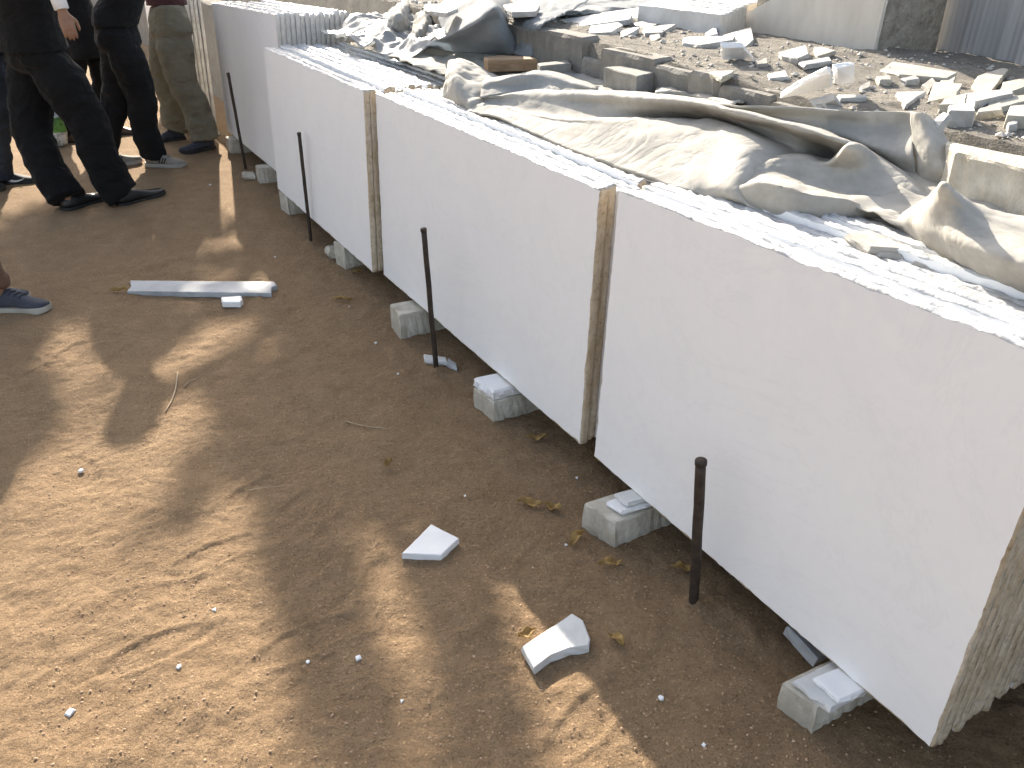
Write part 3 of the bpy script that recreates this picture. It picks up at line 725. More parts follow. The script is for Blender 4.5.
# long front roll
rows = [
 [A(467,111,.965), A(492,117,.965), A(520,127,.965), A(565,147,.965), A(615,166,.965), A(657,181,.965), A(691,192,.965), A(731,201,.965), A(757,212,.962), A(790,219,.962)],
 [A(472,108,.972), A(497,113,.972), A(525,122,.976), A(570,137,.982), A(622,150,.99), A(668,165,.99), A(700,176,.995), A(733,190,1.0), A(757,205,.975), A(790,212,.972)],
 [A(476,105,.98), A(502,109,.98), A(535,118,.988), A(580,126,1.005), A(636,130,1.03), A(684,135,1.045), A(716,138,1.055), A(742,160,1.05), A(768,180,1.0), A(800,192,.98)],
 [A(479,103,.982), A(506,108,.984), A(542,117,.995), A(586,121,1.018), A(640,119.5,1.045), A(690,121,1.06), A(713,120,1.075), A(762,140,1.07), A(796,165,1.02), A(830,175,.99)],
 [A(481,102,.982), A(509,106,.984), A(545,114,.99), A(590,117,1.008), A(642,117.5,1.03), A(694,120,1.04), A(728,125,1.05), A(790,147,1.05), A(820,164,1.0), A(850,176,.98)],
 [A(481,99,.99), A(511,100,1.0), A(543,103,1.015), A(592,105,1.035), A(642,107,1.07), A(696,111,1.085), A(726,117,1.09), A(792,135,1.085), A(830,152,1.04), A(866,166,1.0)],
 [A(482,97,1.0), A(515,94,1.02), A(540,92,1.04), A(590,93,1.068), A(640,95,1.10), A(696,101,1.12), A(722,107,1.125), A(795,125,1.12), A(842,141,1.105), A(880,160,1.05)],
 [A(484,96,.99), A(518,93,1.0), A(543,91,1.01), A(592,91,1.01), A(642,93,1.02), A(700,98,1.03), A(726,104,1.03), A(800,121,1.03), A(845,138,1.03), A(884,156,1.0)],
]
tag(loft('tarpaulin', rows, CANVAS, 9, .0025, 8, 1, .006, .006), 'long cream canvas roll lying along the tops of the middle stack', 'tarpaulin', 'cream canvas tarpaulins')
# turned-back sheet with stained torn hem
bot = [(731,201), (755,210), (783,219), (812,222), (840,222), (864,221), (886,220), (908,217)]
rim = [(735,187), (762,184), (789,189), (812,196), (840,200), (865,206), (887,211), (909,213.5)]
rows = [[A(x, y, .962) for x, y in bot], [], [], []]
for (x, y), (x2, y2) in zip(bot, rim):
    nb_ = sn(A(x, y, .962))[1]
    rows[1].append(at_n(x*.6+x2*.4, y*.6+y2*.4, nb_ - .012)); rows[2].append(at_n(x2*.93+x*.07, y2*.93+y*.07, nb_ - .010)); rows[3].append(at_n(x2 + 1, y2 - 1.5, nb_ + .008))
rows += [
 [A(745,177,1.02), A(770,175,1.02), A(797,180,1.012), A(822,187,1.005), A(845,192,1.0), A(870,198,.997), A(893,206,.992), A(915,210,.988)],
 [A(756,168,1.03), A(777,165,1.035), A(803,165,1.04), A(828,168,1.04), A(848,168,1.045), A(872,176,1.03), A(900,190,1.015), A(922,203,.995)],
 [A(765,160,1.03), A(784,157,1.045), A(806,156,1.05), A(830,162,1.05), A(850,145,1.115), A(874,158,1.06), A(905,177,1.03), A(930,198,1.0)],
 [A(770,156,1.0), A(790,153,1.0), A(812,153,1.0), A(836,158,1.0), A(857,147,1.04), A(882,160,1.02), A(912,176,1.0), A(936,196,.99)],
]
tag(loft('tarpaulin', rows, CANVAS, 10, .0025, 9, 2, .005, .006, edge=.006), 'turned-back canvas sheet with a torn yellow-stained hem on the near stack', 'tarpaulin', 'cream canvas tarpaulins')
# back sheet and hanging flap
rows = [
 [A(690,101,1.10), A(740,106,1.135), A(775,106.5,1.14), A(815,108,1.14), A(855,111,1.145), A(890,111.5,1.15), A(919,112,1.165)],
 [A(720,108,1.11), A(755,113,1.11), A(790,116,1.11), A(825,121,1.105), A(860,126,1.105), A(893,128,1.11), A(914,129,1.12)],
 [A(760,120,1.08), A(785,126,1.075), A(812,133,1.07), A(843,138,1.07), A(872,147,1.07), A(898,152,1.07), A(914,156,1.07)],
 [A(785,136,1.03), A(810,141,1.03), A(838,148,1.03), A(862,156,1.02), A(886,164,1.02), A(904,172,1.02), A(918,180,1.01)],
 [A(795,150,1.0), A(820,155,1.0), A(848,162,1.0), A(872,170,1.0), A(896,180,.995), A(912,187,.995), A(926,195,.99)],
]
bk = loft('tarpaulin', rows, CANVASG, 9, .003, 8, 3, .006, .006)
tag(bk, 'shade-toned canvas sheet sloping down from the bank behind the near stack', 'tarpaulin', 'cream canvas tarpaulins')
rows = []
for k in range(6):
    f = k/5
    l = Vector((911 + 9*f - 2*math.sin(math.pi*f), 111 + 75*f, 1.165 - .165*f)); r = Vector((929 + 50*f, 116 + 67*f, 1.155 - .135*f))
    row = []
    for j in range(5):
        u = j/4; q = l.lerp(r, u); bz = .006*math.sin(math.pi*u)*(1 + 2.5*f)
        row.append(A(q.x, q.y + (4 if k == 5 else 0)*math.sin(math.pi*u)*-1, q.z + bz))
    rows.append(row)
rows.append([p - Vector((0, 0, .012)) + N*.02 for p in rows[-1]])
rows.append([p - Vector((0, 0, .004)) + N*.05 for p in rows[-1]])
fl = loft('folded_flap', rows, CANVAS, 7, .003, 12, 4, .004, .005, edge=.0)
fl.parent = bk; fl.location = fl.location - bk.location
# flap underside (rolled edge of the fold)
rows = [[A(922,185,1.0), A(936,184,.995), A(958,184,.995), A(979,183,1.01)], [A(922,187,.99), A(938,189,.985), A(960,188,.985), A(979,184,1.005)], [A(925,182,.99), A(942,182,.985), A(960,181,.985), A(974,180,1.0)]]
# near right tarpaulin with raised peak
rows = [
 [A(888,223,.972), A(902,235,.962), A(930,254,.962), A(960,272,.962), A(990,287,.962), A(1028,301,.962), A(1080,320,.962)],
 [A(890,222,.985), A(906,231,.99), A(932,245,1.0), A(962,260,1.01), A(992,273,1.015), A(1028,286,1.015), A(1080,302,1.015)],
 [A(893,220.5,.995), A(911,224,1.02), A(935,232,1.04), A(963,243,1.055), A(992,254,1.06), A(1028,266,1.06), A(1080,280,1.06)],
 [A(896,219,1.0), A(919,214,1.05), A(938,216,1.075), A(962,226,1.075), A(990,238,1.065), A(1026,249,1.07), A(1080,262,1.07)],
 [A(899,217,1.0), A(928,203,1.08), A(941,198,1.12), A(958,209,1.10), A(984,223,1.075), A(1020,236,1.07), A(1080,246,1.07)],
 [A(902,215,1.0), A(934,193,1.10), A(943,184,1.155), A(953,193,1.13), A(975,207,1.09), A(1010,219,1.075), A(1080,232,1.07)],
 [A(912,213,.99), A(938,196,1.04), A(947,188,1.09), A(958,196,1.07), A(980,207,1.04), A(1014,216,1.03), A(1080,226,1.03)],
]
tag(loft('tarpaulin', rows, CANVAS, 10, .0025, 9, 6, .005, .006), 'peaked cream canvas tarpaulin at the right edge over the near stack', 'tarpaulin', 'cream canvas tarpaulins')
# folded cloth layers peeping out under it
g = 'folded canvas layers under the peaked tarpaulin'
tchunk('folded_cloth', [(846, 233), (868, 229), (893, 238), (906, 249), (870, 247)], .993, .02, CANVAS, 81, 'flat folded canvas layer under the torn hem, left of the peaked tarpaulin', 'cloth', g, jit=.003, chip=.006)
tchunk('folded_cloth', [(868, 246), (906, 240), (918, 250), (920, 256), (880, 254)], .984, .016, CANVAS, 82, 'lower folded canvas layer below the peaked tarpaulin', 'cloth', g, jit=.003, chip=.006)
tchunk('folded_cloth', [(912, 262), (924, 252), (936, 258), (936, 268)], .98, .016, CANVAS, 83, 'triangular folded canvas corner below the peaked tarpaulin', 'cloth', g, jit=.002, chip=.004)
# patch of sheet left of the roll
rows = [
 [A(442,97,.965), A(456,102,.965), A(470,110,.965), A(484,104,.975), A(492,100,.98)],
 [A(443,90,.99), A(455,94,1.0), A(468,98,1.0), A(480,97,1.0), A(496,96,.99)],
 [A(445,80,1.03), A(455,79,1.05), A(466,83,1.03), A(481,86,1.02), A(500,92,1.0)],
 [A(446,70,1.05), A(457,68,1.07), A(470,72,1.05), A(484,77,1.03), A(506,88,1.0)],
 [A(449,62,1.06), A(462,60,1.075), A(477,66,1.05), A(490,74,1.02), A(512,82,1.0)],
]
tag(loft('tarpaulin', rows, CANVAS, 9, .004, 8, 7, .012, .005), 'small lit canvas bundle at the left end of the long roll', 'tarpaulin', 'cream canvas tarpaulins')
rows = [
 [A(480,97,1.005), A(512,94,1.01), A(545,92,1.01), A(592,92,1.02)],
 [A(481,90,1.02), A(513,86,1.03), A(546,84,1.03), A(594,91,1.025)],
 [A(482,82,1.04), A(514,77,1.06), A(546,73,1.06), A(597,90,1.03)],
 [A(486,79,1.03), A(516,74,1.04), A(550,71,1.03), A(600,87,1.02)],
]
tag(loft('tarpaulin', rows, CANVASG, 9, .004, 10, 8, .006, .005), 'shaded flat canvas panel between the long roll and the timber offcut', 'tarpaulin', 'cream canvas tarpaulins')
# tan scrap of cloth near the block
rows = [
 [A(655,99,1.03), A(675,99,1.03), A(700,104,1.03), A(730,112,1.05)],
 [A(655,93,1.06), A(678,92,1.06), A(702,97,1.06), A(735,103,1.08)],
 [A(657,88,1.05), A(680,89,1.05), A(706,94,1.05), A(745,102,1.07)],
]
tag(loft('tarpaulin', rows, CANVAS, 8, .005, 12, 9, .01, .005), 'tan canvas hem showing behind the long roll beside the square grey block', 'tarpaulin', 'cream canvas tarpaulins')
# grey tarpaulin heap at the top
rows = [
 [A(427,46,1.04), A(445,50,1.04), A(470,53,1.04), A(495,54,1.04), A(515,53,1.05), A(523,46,1.06)],
 [A(428,44,1.07), A(447,43,1.08), A(470,41,1.10), A(494,40,1.12), A(512,40,1.11), A(521,42,1.08)],
 [A(436,40,1.10), A(455,34,1.14), A(474,27,1.18), A(492,20,1.21), A(505,25,1.18), A(517,37,1.10)],
 [A(447,35,1.11), A(461,27,1.17), A(478,18,1.22), A(494,7,1.27), A(502,14,1.22), A(514,34,1.10)],
 [A(442,28,1.10), A(452,18,1.16), A(470,8,1.22), A(488,2,1.26), A(502,8,1.20), A(513,30,1.08)],
 [A(436,16,1.12), A(446,6,1.18), A(462,-2,1.22), A(484,-3,1.24), A(502,2,1.18), A(514,24,1.06)],
 [A(432,8,1.05), A(444,-2,1.08), A(462,-8,1.1), A(484,-9,1.1), A(504,-6,1.08), A(516,14,1.03)],
]
tag(loft('tarpaulin', rows, TARPG, 10, .003, 9, 10, .004, .005), 'blue-grey tarpaulin folded into a large pointed heap at the top of the picture', 'tarpaulin', 'blue-grey tarpaulins')
rows = [
 [A(508,52,1.05), A(518,55,1.05), A(527,57,1.05), A(536,57,1.05)],
 [A(512,40,1.10), A(521,40,1.11), A(530,40,1.12), A(538,40,1.12)],
 [A(514,24,1.17), A(524,24,1.18), A(534,24,1.19), A(543,24,1.195)],
 [A(514,16,1.185), A(526,16,1.20), A(540,17,1.205), A(556,17,1.205)],
 [A(514,8,1.18), A(530,8,1.19), A(548,9,1.19), A(570,11,1.18)],
 [A(512,-4,1.16), A(532,-4,1.17), A(556,-3,1.17), A(590,0,1.16)],
]
tag(loft('tarpaulin', rows, TARPG, 9, .006, 14, 11, .012, .004), 'blue-grey tarpaulin hanging over the left end of the masonry wall', 'tarpaulin', 'blue-grey tarpaulins')
rows = [[dirt(540+40*i, 14 - j*5 - i*.8, .015 + .02*((i+j) % 2)) for i in range(5)] for j in range(4)]
tag(loft('tarpaulin', rows, TARPG, 10, .008, 9, 12, .02, .004), 'blue-grey tarpaulin spread flat on the bank under the marble pieces', 'tarpaulin', 'blue-grey tarpaulins')
# darker crumples left of the heap
rows = [
 [A(385,38,1.02), A(396,40,1.02), A(408,44,1.02), A(420,47,1.02), A(430,46,1.03)],
 [A(386,28,1.07), A(397,26,1.10), A(408,33,1.05), A(418,35,1.09), A(431,38,1.05)],
 [A(388,16,1.11), A(400,12,1.16), A(412,24,1.08), A(424,22,1.13), A(434,28,1.06)],
 [A(392,8,1.12), A(404,3,1.17), A(416,11,1.12), A(428,8,1.15), A(440,14,1.08)],
 [A(396,0,1.08), A(408,-4,1.1), A(420,-2,1.1), A(432,-2,1.1), A(446,2,1.05)],
]
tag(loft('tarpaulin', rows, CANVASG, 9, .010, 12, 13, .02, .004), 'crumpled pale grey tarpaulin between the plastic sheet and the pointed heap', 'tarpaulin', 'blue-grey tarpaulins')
tchunk('marble_offcut', [(424, 5), (452, 3), (458, 8), (446, 13), (425, 10)], 1.23, .02, SCRAP, 91, 'pale marble scrap lying on the tarpaulin heap', 'offcut')
tchunk('marble_offcut', [(503, 5), (520, 2), (540, 5), (536, 11), (512, 12)], 1.235, .025, SCRAP, 92, 'white marble scrap on the tarpaulin beside the masonry wall', 'offcut')

# ------------------------------------------------------------------ people
def yawv(a): return Vector((math.cos(a), math.sin(a), 0))
def shoe(root, heel, yaw, L, upper, sole, style='plain', lace=None, mark=None):
    f = yawv(yaw); sd = Vector((-f.y, f.x, 0)); h = Vector(heel); h.z = gz(h.x, h.y) - .002
    T = [0, .04, .12, .25, .38, .5, .62, .74, .85, .93, .98, 1.0]
    W = [.016, .028, .035, .037, .036, .038, .043, .047, .045, .036, .022, .008]
    HT = [.062, .085, .098, .108, .100, .084, .068, .058, .051, .045, .038, .028]
    if style == 'dress': HT = [x*.85 for x in HT]
    w = lambda t: float(np.interp(t, T, W))*L/.29; hh = lambda t: float(np.interp(t, T, HT))
    sh = .026 if style != 'dress' else .018
    lift = lambda t: .012*max(0, (t-.72)/.28)**2 + (.0 if t > .1 else .004*(1-t/.1))
    sweep = lambda t: .010*math.sin(math.pi*max(0, t-.3)/.7)   # slight inward curve
    mb = MB(); K = 14; vs = []
    for t in T:
        for k in range(K):
            a = math.pi*k/(K-1); cx = math.cos(a); sz = math.sin(a)
            x = math.copysign(abs(cx)**.75, cx)*w(t); z = sh*.8 + lift(t) + (hh(t)-sh*.8)*abs(sz)**.8
            vs.append(h + f*(t*L) + sd*(x + sweep(t)) + Vector((0, 0, z)))
    n = len(T)
    fs = [(i*K+k, i*K+k+1, (i+1)*K+k+1, (i+1)*K+k) for i in range(n-1) for k in range(K-1)]
    fs += [tuple(range(K)), tuple((n-1)*K+k for k in range(K))[::-1]] + [(i*K, (i+1)*K, (i+1)*K+K-1, i*K+K-1) for i in range(n-1)]
    mb.add(vs, fs); o = fixn(mb.build('shoe', upper, root, True)); m = o.modifiers.new('sub', 'SUBSURF'); m.levels = m.render_levels = 1
    mb = MB(); vs = []; loopT = T
    out = [(t, 1) for t in T] + [(t, -1) for t in T[::-1]]
    for z in (0, .5, 1):
        for t, s in out:
            ww = w(t) + (.004 if z < 1 else .003)
            vs.append(h + f*(t*L*1.012 - .003) + sd*(s*ww + sweep(t)) + Vector((0, 0, lift(t) + z*sh)))
    k = len(out)
    fs = [(l*k+i, l*k+(i+1) % k, (l+1)*k+(i+1) % k, (l+1)*k+i) for l in range(2) for i in range(k)] + [tuple(range(k))[::-1], tuple(2*k+i for i in range(k))]
    mb.add(vs, fs); q = fixn(mb.build('sole', sole, o, False)); q.location = (0, 0, 0); q.location = -Vector(root.location) - Vector(o.location); 
    q.matrix_parent_inverse = Matrix(); q.location = (0, 0, 0)
    kids = [q]
    if lace:
        for j, t in enumerate((.36, .43, .5, .57)):
            mb = MB(); ww = w(t)*.62; zz = hh(t)
            pts = [h + f*((t+.012*u)*L) + sd*(u*ww + sweep(t)) + Vector((0, 0, zz - .010*u*u + .004)) for u in (-1, -.5, 0, .5, 1)]
            tube(mb, pts, .0035, 6); l = mb.build('lace', lace, o, True); l.location = (0, 0, 0); kids.append(l)
    if mark == 'swoosh':
        up = [(.25, .048), (.35, .040), (.45, .042), (.55, .052), (.66, .068)]; lo = [(.25, .046), (.35, .032), (.45, .028), (.55, .038), (.66, .067)]
        up = [(.12, .066), (.2, .052), (.3, .044), (.4, .043), (.5, .048), (.62, .062), (.7, .075)][::-1]
        lo = [(.12, .064), (.2, .046), (.3, .034), (.4, .029), (.5, .031), (.62, .045), (.7, .073)][::-1]
        mb = MB(); vs = []
        for (t, za), (t2, zb) in zip(up, lo):
            for z in (za, zb):
                # follow the side of the upper
                sz = min(1, max(0, (z - sh*.8)/(hh(t)-sh*.8)))**1.25; cx = math.sqrt(max(0, 1-sz*sz))**.75
                vs.append(h + f*((.86-t)*L + .03) + sd*(-(w(.86-t)*cx + .005) + sweep(t)) + Vector((0, 0, z)))
        m_ = len(up); mb.add(vs, [(2*i, 2*i+1, 2*i+3, 2*i+2) for i in range(m_-1)])
        l = mb.build('emblem', WPRINT, o, False); l.location = (0, 0, 0); s_ = l.modifiers.new('thickness', 'SOLIDIFY'); s_.thickness = .002; kids.append(l)
    if mark == 'bars':
        for j in range(3):
            mb = MB(); t = .40+.065*j
            pts = [h + f*((t+.05*u)*L) + sd*(-(w(t)*(1-.25*u) + .003) + sweep(t)) + Vector((0, 0, .034+.035*u)) for u in (0, .5, 1)]
            tube(mb, pts, (.0045), 6); l = mb.build('stripe', SOLEB, o, True); l.location = (0, 0, 0); kids.append(l)
    return o

_clouds = bpy.data.textures.new('cloth_folds', 'CLOUDS'); _clouds.noise_scale = .10; _clouds.noise_depth = 2
def fuse(o, vox, folds=0.0, smooth=4):
    m = o.modifiers.new('fuse', 'REMESH'); m.mode = 'VOXEL'; m.voxel_size = vox; m.use_smooth_shade = True
    s = o.modifiers.new('soft', 'SMOOTH'); s.iterations = smooth; s.factor = .5
    if folds:
        d = o.modifiers.new('folds', 'DISPLACE'); d.texture = _clouds; d.texture_coords = 'LOCAL'; d.strength = folds; d.mid_level = .5
    return o
def lerp3(a, b, t): return Vector(a).lerp(Vector(b), t)

def hand(mb, wrist, d, palmn, side_thumb, sc=1.0):
    """palm + five curled fingers; d along the fingers, palmn = palm direction, side_thumb = thumb side"""
    d = Vector(d).normalized(); pn = Vector(palmn); pn = (pn - d*pn.dot(d)).normalized(); sd = Vector(side_thumb); sd = (sd - d*sd.dot(d) - pn*sd.dot(pn)).normalized()
    w = Vector(wrist)
    tube(mb, [w - d*.02, w, w + d*.03*sc, w + d*.065*sc, w + d*.092*sc], [(.026, .020), (.027, .019), (.037, .017), (.041, .015), (.036, .010)], 12, side=sd)
    for i, (off, L) in enumerate(((.029, .070), (.0098, .078), (-.0098, .073), (-.029, .056))):
        b = w + d*.080*sc + sd*off*sc; c1 = (d + pn*.25).normalized(); c2 = (d*.8 + pn*.6).normalized(); c3 = (d*.5 + pn*.85).normalized()
        p1 = b + c1*L*.48*sc; p2 = p1 + c2*L*.32*sc; p3 = p2 + c3*L*.25*sc
        tube(mb, [b, b.lerp(p1, .5), p1, p2, p3], [.0088*sc, .0084*sc, .0082*sc, .0074*sc, .0050*sc], 8)
    b = w + d*.028*sc + sd*.026*sc; p1 = b + (d*.6 + sd*.55 + pn*.3).normalized()*.040*sc; p2 = p1 + (d*.9 + sd*.1 + pn*.35).normalized()*.034*sc; p3 = p2 + (d*.9 + pn*.4).normalized()*.018*sc
    tube(mb, [b, p1, p2, p3], [.0135*sc, .0105*sc, .009*sc, .006*sc], 8)

def person(label, hip, face, lean, ank, knee, shoeyaw, trouser, jacket, shoes, scale=1.0, jhem=.80, legw=1.0, hemw=1.0, arms=None, undershirt=None, vox=.0075, hairless=False, hem_z=.055, hipw=1.0, jacw=1.0):
    """hip: (x,y) pelvis centre on the ground plan; face: yaw; lean: (dx,dy) of the shoulders"""
    hz = .93*scale; c = Vector((hip[0], hip[1], hz)); f = yawv(face); sd = Vector((-f.y, f.x, 0))
    root = empty('person', (hip[0], hip[1], 0), label, 'person')
    ln = Vector((lean[0], lean[1], 0)); up = Vector((0, 0, 1))
    neck = c + ln + up*.53*scale; head = neck + ln*.12 + up*.165*scale
    body = MB(); tro = MB(); jac = MB(); hair = MB()
    # legs
    for i, s in enumerate((1, -1)):
        hp = c + sd*(s*.088*hipw) - up*.02; an = Vector((ank[i][0], ank[i][1], .085)); kn = Vector(knee[i]) if knee[i] is not None else hp.lerp(an, .5) + f*.035
        if len(kn) == 2: kn = Vector((*kn, hp.z*.53))
        pts = [hp, hp.lerp(kn, .5) + f*.01, kn, kn.lerp(an, .4) - f*.02, an]
        tube(body, pts, [.082, .072, .052, .052, .036], 12)
        tube(body, [an - f*0 + up*.02, an - up*.035, an - up*.05 + yawv(shoeyaw[i])*.07, an - up*.062 + yawv(shoeyaw[i])*.15], [.034, .034, .03, .016], 10)
        hem = an.copy(); hem.z = hem_z
        A0 = hp + up*.03; rr = random.Random(int(hip[0]*1000)+i); tp = []; tr = []
        base = [(0, .045), (.10, .088), (.2, .100), (.38, .090), (.5, .082), (.62, .083), (.78, .086), (.9, .092), (1.0, .098)]
        for t in np.linspace(0, 1, 30):
            p = cat1([A0, A0.lerp(kn, .5) + f*.012, kn + f*.008, kn.lerp(hem, .45) - f*.018, hem], t*4*.9999)
            r0 = np.interp(t, [b[0] for b in base], [b[1] for b in base])
            hw = legw + (hemw-legw)*max(0, (t-.45)/.55)
            k = max(0, t-.6)/.4
            wob = 1 + .040*math.sin(t*38 + rr.uniform(-.6, .6))*(.25 + k) + rr.uniform(-.015, .015)
            tp.append(p + Vector((rr.uniform(-1, 1), rr.uniform(-1, 1), 0))*.006*(.4+k)); tr.append((float(r0*hw*wob)*.93, float(r0*hw*wob)*1.03))
        tube(tro, tp, tr, 16, side=sd)
    # pelvis, torso
    tube(body, [c - up*.10, c, c + up*.10 + ln*.1, c + up*.25 + ln*.42, c + up*.38 + ln*.7, c + up*.47 + ln*.88, neck, neck + up*.05 + ln*.05, neck + up*.09*scale + ln*.08],
         [(.12, .09), (.15, .105), (.138, .10), (.145, .105), (.155, .105), (.11, .075), (.058, .058), (.052, .054), (.05, .052)], 16, side=sd)
    tube(tro, [c - up*.13, c - up*.06, c + up*.04, c + up*.12 + ln*.15], [(.12*hipw, .105), (.176*hipw, .132*legw**.7), (.168*hipw, .126*legw**.4), (.155*hipw, .115)], 18, side=sd)
    jz = jhem*scale
    jp = [c + up*(jz - hz), c + up*.0 if jz < hz - .03 else c + up*(jz-hz+.03), c + up*.16 + ln*.25, c + up*.30 + ln*.52, c + up*.41 + ln*.76, c + up*.475 + ln*.89, c + up*.52 + ln*.97]
    tube(jac, jp, [(a*jacw, b*jacw) for a, b in ((.190, .148), (.186, .145), (.172, .132), (.182, .135), (.185, .125), (.13, .09))] + [(.072, .07)], 20, side=sd)
    # arms
    arms = arms or [None, None]
    for i, s in enumerate((1, -1)):
        sh_ = c + ln*.84 + up*.44*scale + sd*(s*.175)
        a = arms[i] or {}
        el = Vector(a['elbow']) if 'elbow' in a else sh_ - up*.28 + sd*(s*.05) - f*.03
        wr = Vector(a['wrist']) if 'wrist' in a else el - up*.235 + f*.09
        tube(body, [sh_ - sd*(s*.04), sh_, sh_.lerp(el, .5), el, el.lerp(wr, .4), wr], [.055, .052, .045, .037, .036, .025], 12)
        hd = (wr-el).normalized()
        hand(body, wr + hd*.01, hd, a.get('palm', -sd*s), a.get('thumb', f))
        cuff = wr - hd*(a.get('cuff', .02))
        tube(jac, [sh_ - sd*(s*.06) + up*.015, sh_ + up*.0, sh_.lerp(el, .5), el, el.lerp(cuff, .5), cuff], [.074, .074, .064, .058, .052, .046], 14)
        if undershirt:
            mb = MB(); tube(mb, [cuff - hd*.08, cuff, wr - hd*.004], [.042, .040, .0385], 14); mb.build('cuff', undershirt, root, True)
    # head: skull, jaw, nose, ears
    tube(body, [head - up*.115 + f*.03, head - up*.095 + f*.03, head - up*.06 + f*.018, head - up*.02 + f*.005, head + up*.03, head + up*.075 - f*.005, head + up*.105 - f*.01, head + up*.118 - f*.01],
         [(.025, .025), (.045, .05), (.062, .078), (.070, .092), (.073, .098), (.064, .086), (.04, .055), (.012, .015)], 18, side=sd)
    tube(body, [head + f*.088 + up*.012, head + f*.102 - up*.012, head + f*.112 - up*.032, head + f*.095 - up*.042], [.008, .010, .014, .010], 8)
    for s in (1, -1):
        tube(body, [head + sd*(s*.068) + up*.025, head + sd*(s*.08) - f*.004, head + sd*(s*.07) - up*.03], [(.010, .016), (.009, .02), (.008, .012)], 8)
        mb = MB(); e = head + f*.084 + sd*(s*.031) + up*.006; tube(mb, [e - f*.012, e - f*.004, e + f*.004, e + f*.008], [.006, .012, .010, .003], 10); mb.build('eye', EYE, root, True)
    for dz in (0, -.012):
        tube(body, [head + f*.078 - up*(.066-dz) + sd*.024, head + f*.094 - up*(.066-dz), head + f*.078 - up*(.066-dz) - sd*.024], [.004, .007, .004], 8)
    tube(hair, [head + up*.0 - f*.055, head + up*.05 - f*.022, head + up*.09 - f*.014, head + up*.118 - f*.012, head + up*.130 - f*.012], [(.060, .060), (.078, .092), (.066, .088), (.042, .058), (.01, .012)], 18, side=sd)
    fuse(body.build('body', SKIN, root, True), vox, 0, 3)
    fuse(tro.build('trousers', trouser, root, True), .009, .030, 24)
    fuse(jac.build('jacket', jacket, root, True), .010, .014, 5)
    hair.build('hair', HAIR, root, True)
    for i in range(2):
        up_, so_, st, la, mk, L = shoes
        hl = Vector((ank[i][0], ank[i][1], 0)) - yawv(shoeyaw[i])*(.065 if st != 'dress' else .045)
        shoe(root, hl, shoeyaw[i], L, up_, so_, st, la, mk)
    return root

# black-suited man
rA = at(113, 207); tA = at(166, 193); yR = math.atan2(tA.y-rA.y, tA.x-rA.x)
lA = at(58, 212); uA = at(92, 198); yL = math.atan2(uA.y-lA.y, uA.x-lA.x) - .25
WR = ray(62, 10)*(5.02/ray(62, 10).y) + CAM
aR = rA + (tA-rA).normalized()*.075; aL = lA + yawv(yL)*.08
person('man in a black suit with a white cuff showing, standing with feet apart', (-2.87, 5.36), .65, (.03, -.02),
       [(aL.x, aL.y), (aR.x, aR.y)], [(-3.00, 5.33, .48), None], [yL, yR], BLACK, BLACK, (LEATHER, SOLEB, 'dress', None, None, .345), 1.0, .93, 1.40, 1.18, jacw=1.32, hipw=1.4,
       arms=[{'elbow': (-3.1, 5.6, 1.25), 'wrist': (-2.95, 5.75, 1.22)}, {'elbow': WR + Vector((-.05, .03, .25)), 'wrist': WR, 'palm': (-.5, .8, 0), 'thumb': (.8, .5, 0), 'cuff': .085}], undershirt=WHITE, vox=.005, hem_z=.062)
# man in charcoal trousers with grey trainers
hB = at(146, 165); tB = at(189, 167.5); yB = math.atan2(tB.y-hB.y, tB.x-hB.x)
aB = hB + yawv(yB)*.075
person('man in charcoal trousers and grey trainers, standing just behind the black suit', (-2.72, 6.20), .3, (.24, .02),
       [(-3.02, 6.22), (aB.x, aB.y)], [None, None], [.5, yB], CHAR, CHAR, (GREYSH, SOLEG, 'sport', SOLEG, 'bars', .32), 1.0, .98, 1.22, 1.0, jacw=1.0,
       arms=[{'elbow': (-2.60, 6.45, 1.2), 'wrist': (-2.48, 6.50, 1.34)}, {'elbow': (-2.60, 5.95, 1.22), 'wrist': (-2.50, 6.05, 1.36)}], hem_z=.075)
# khaki man, facing left towards the others
person('man in khaki trousers and navy shoes, standing beside the tall stack', (-2.60, 6.88), math.pi + .45, (-.04, .0),
       [(-2.44, 6.76), (-2.80, 7.10)], [None, None], [math.pi + .75, math.pi + .55], KHAKI, MAROON, (BLUESH, SOLEB, 'sport', DARKL, None, .29), 1.0, 1.05, 1.34, 1.14, hipw=1.55,
       arms=[{'elbow': (-2.60, 6.66, 1.25), 'wrist': (-2.74, 6.68, 1.38)}, {'elbow': (-2.75, 7.08, 1.25), 'wrist': (-2.82, 6.90, 1.38)}], hem_z=.085)
# man in jeans at the left edge
person('man in dark jeans and black trainers with a white tick emblem, at the left edge', (-3.38, 5.72), .1, (-.05, 0),
       [(-3.66, 5.55), (-3.545, 5.75)], [None, None], [.15, .1], JEANS, CHAR, (BLKSH, SOLEB, 'sport', None, 'swoosh', .30), 1.0, .85, 1.2, 1.0)
# man in brown trousers, front left
person('man in brown trousers and navy lace-up shoes with pale soles, at the left edge', (-2.50, 3.50), .0, (-.05, 0),
       [(-2.56, 3.72), (-2.385, 3.60)], [None, (-2.40, 3.58, .5)], [.1, -.06], BROWN, WHITE, (BLUESH, SOLEW, 'sport', DARKL, None, .29), 1.0, .85, .92, .66, hem_z=.13)
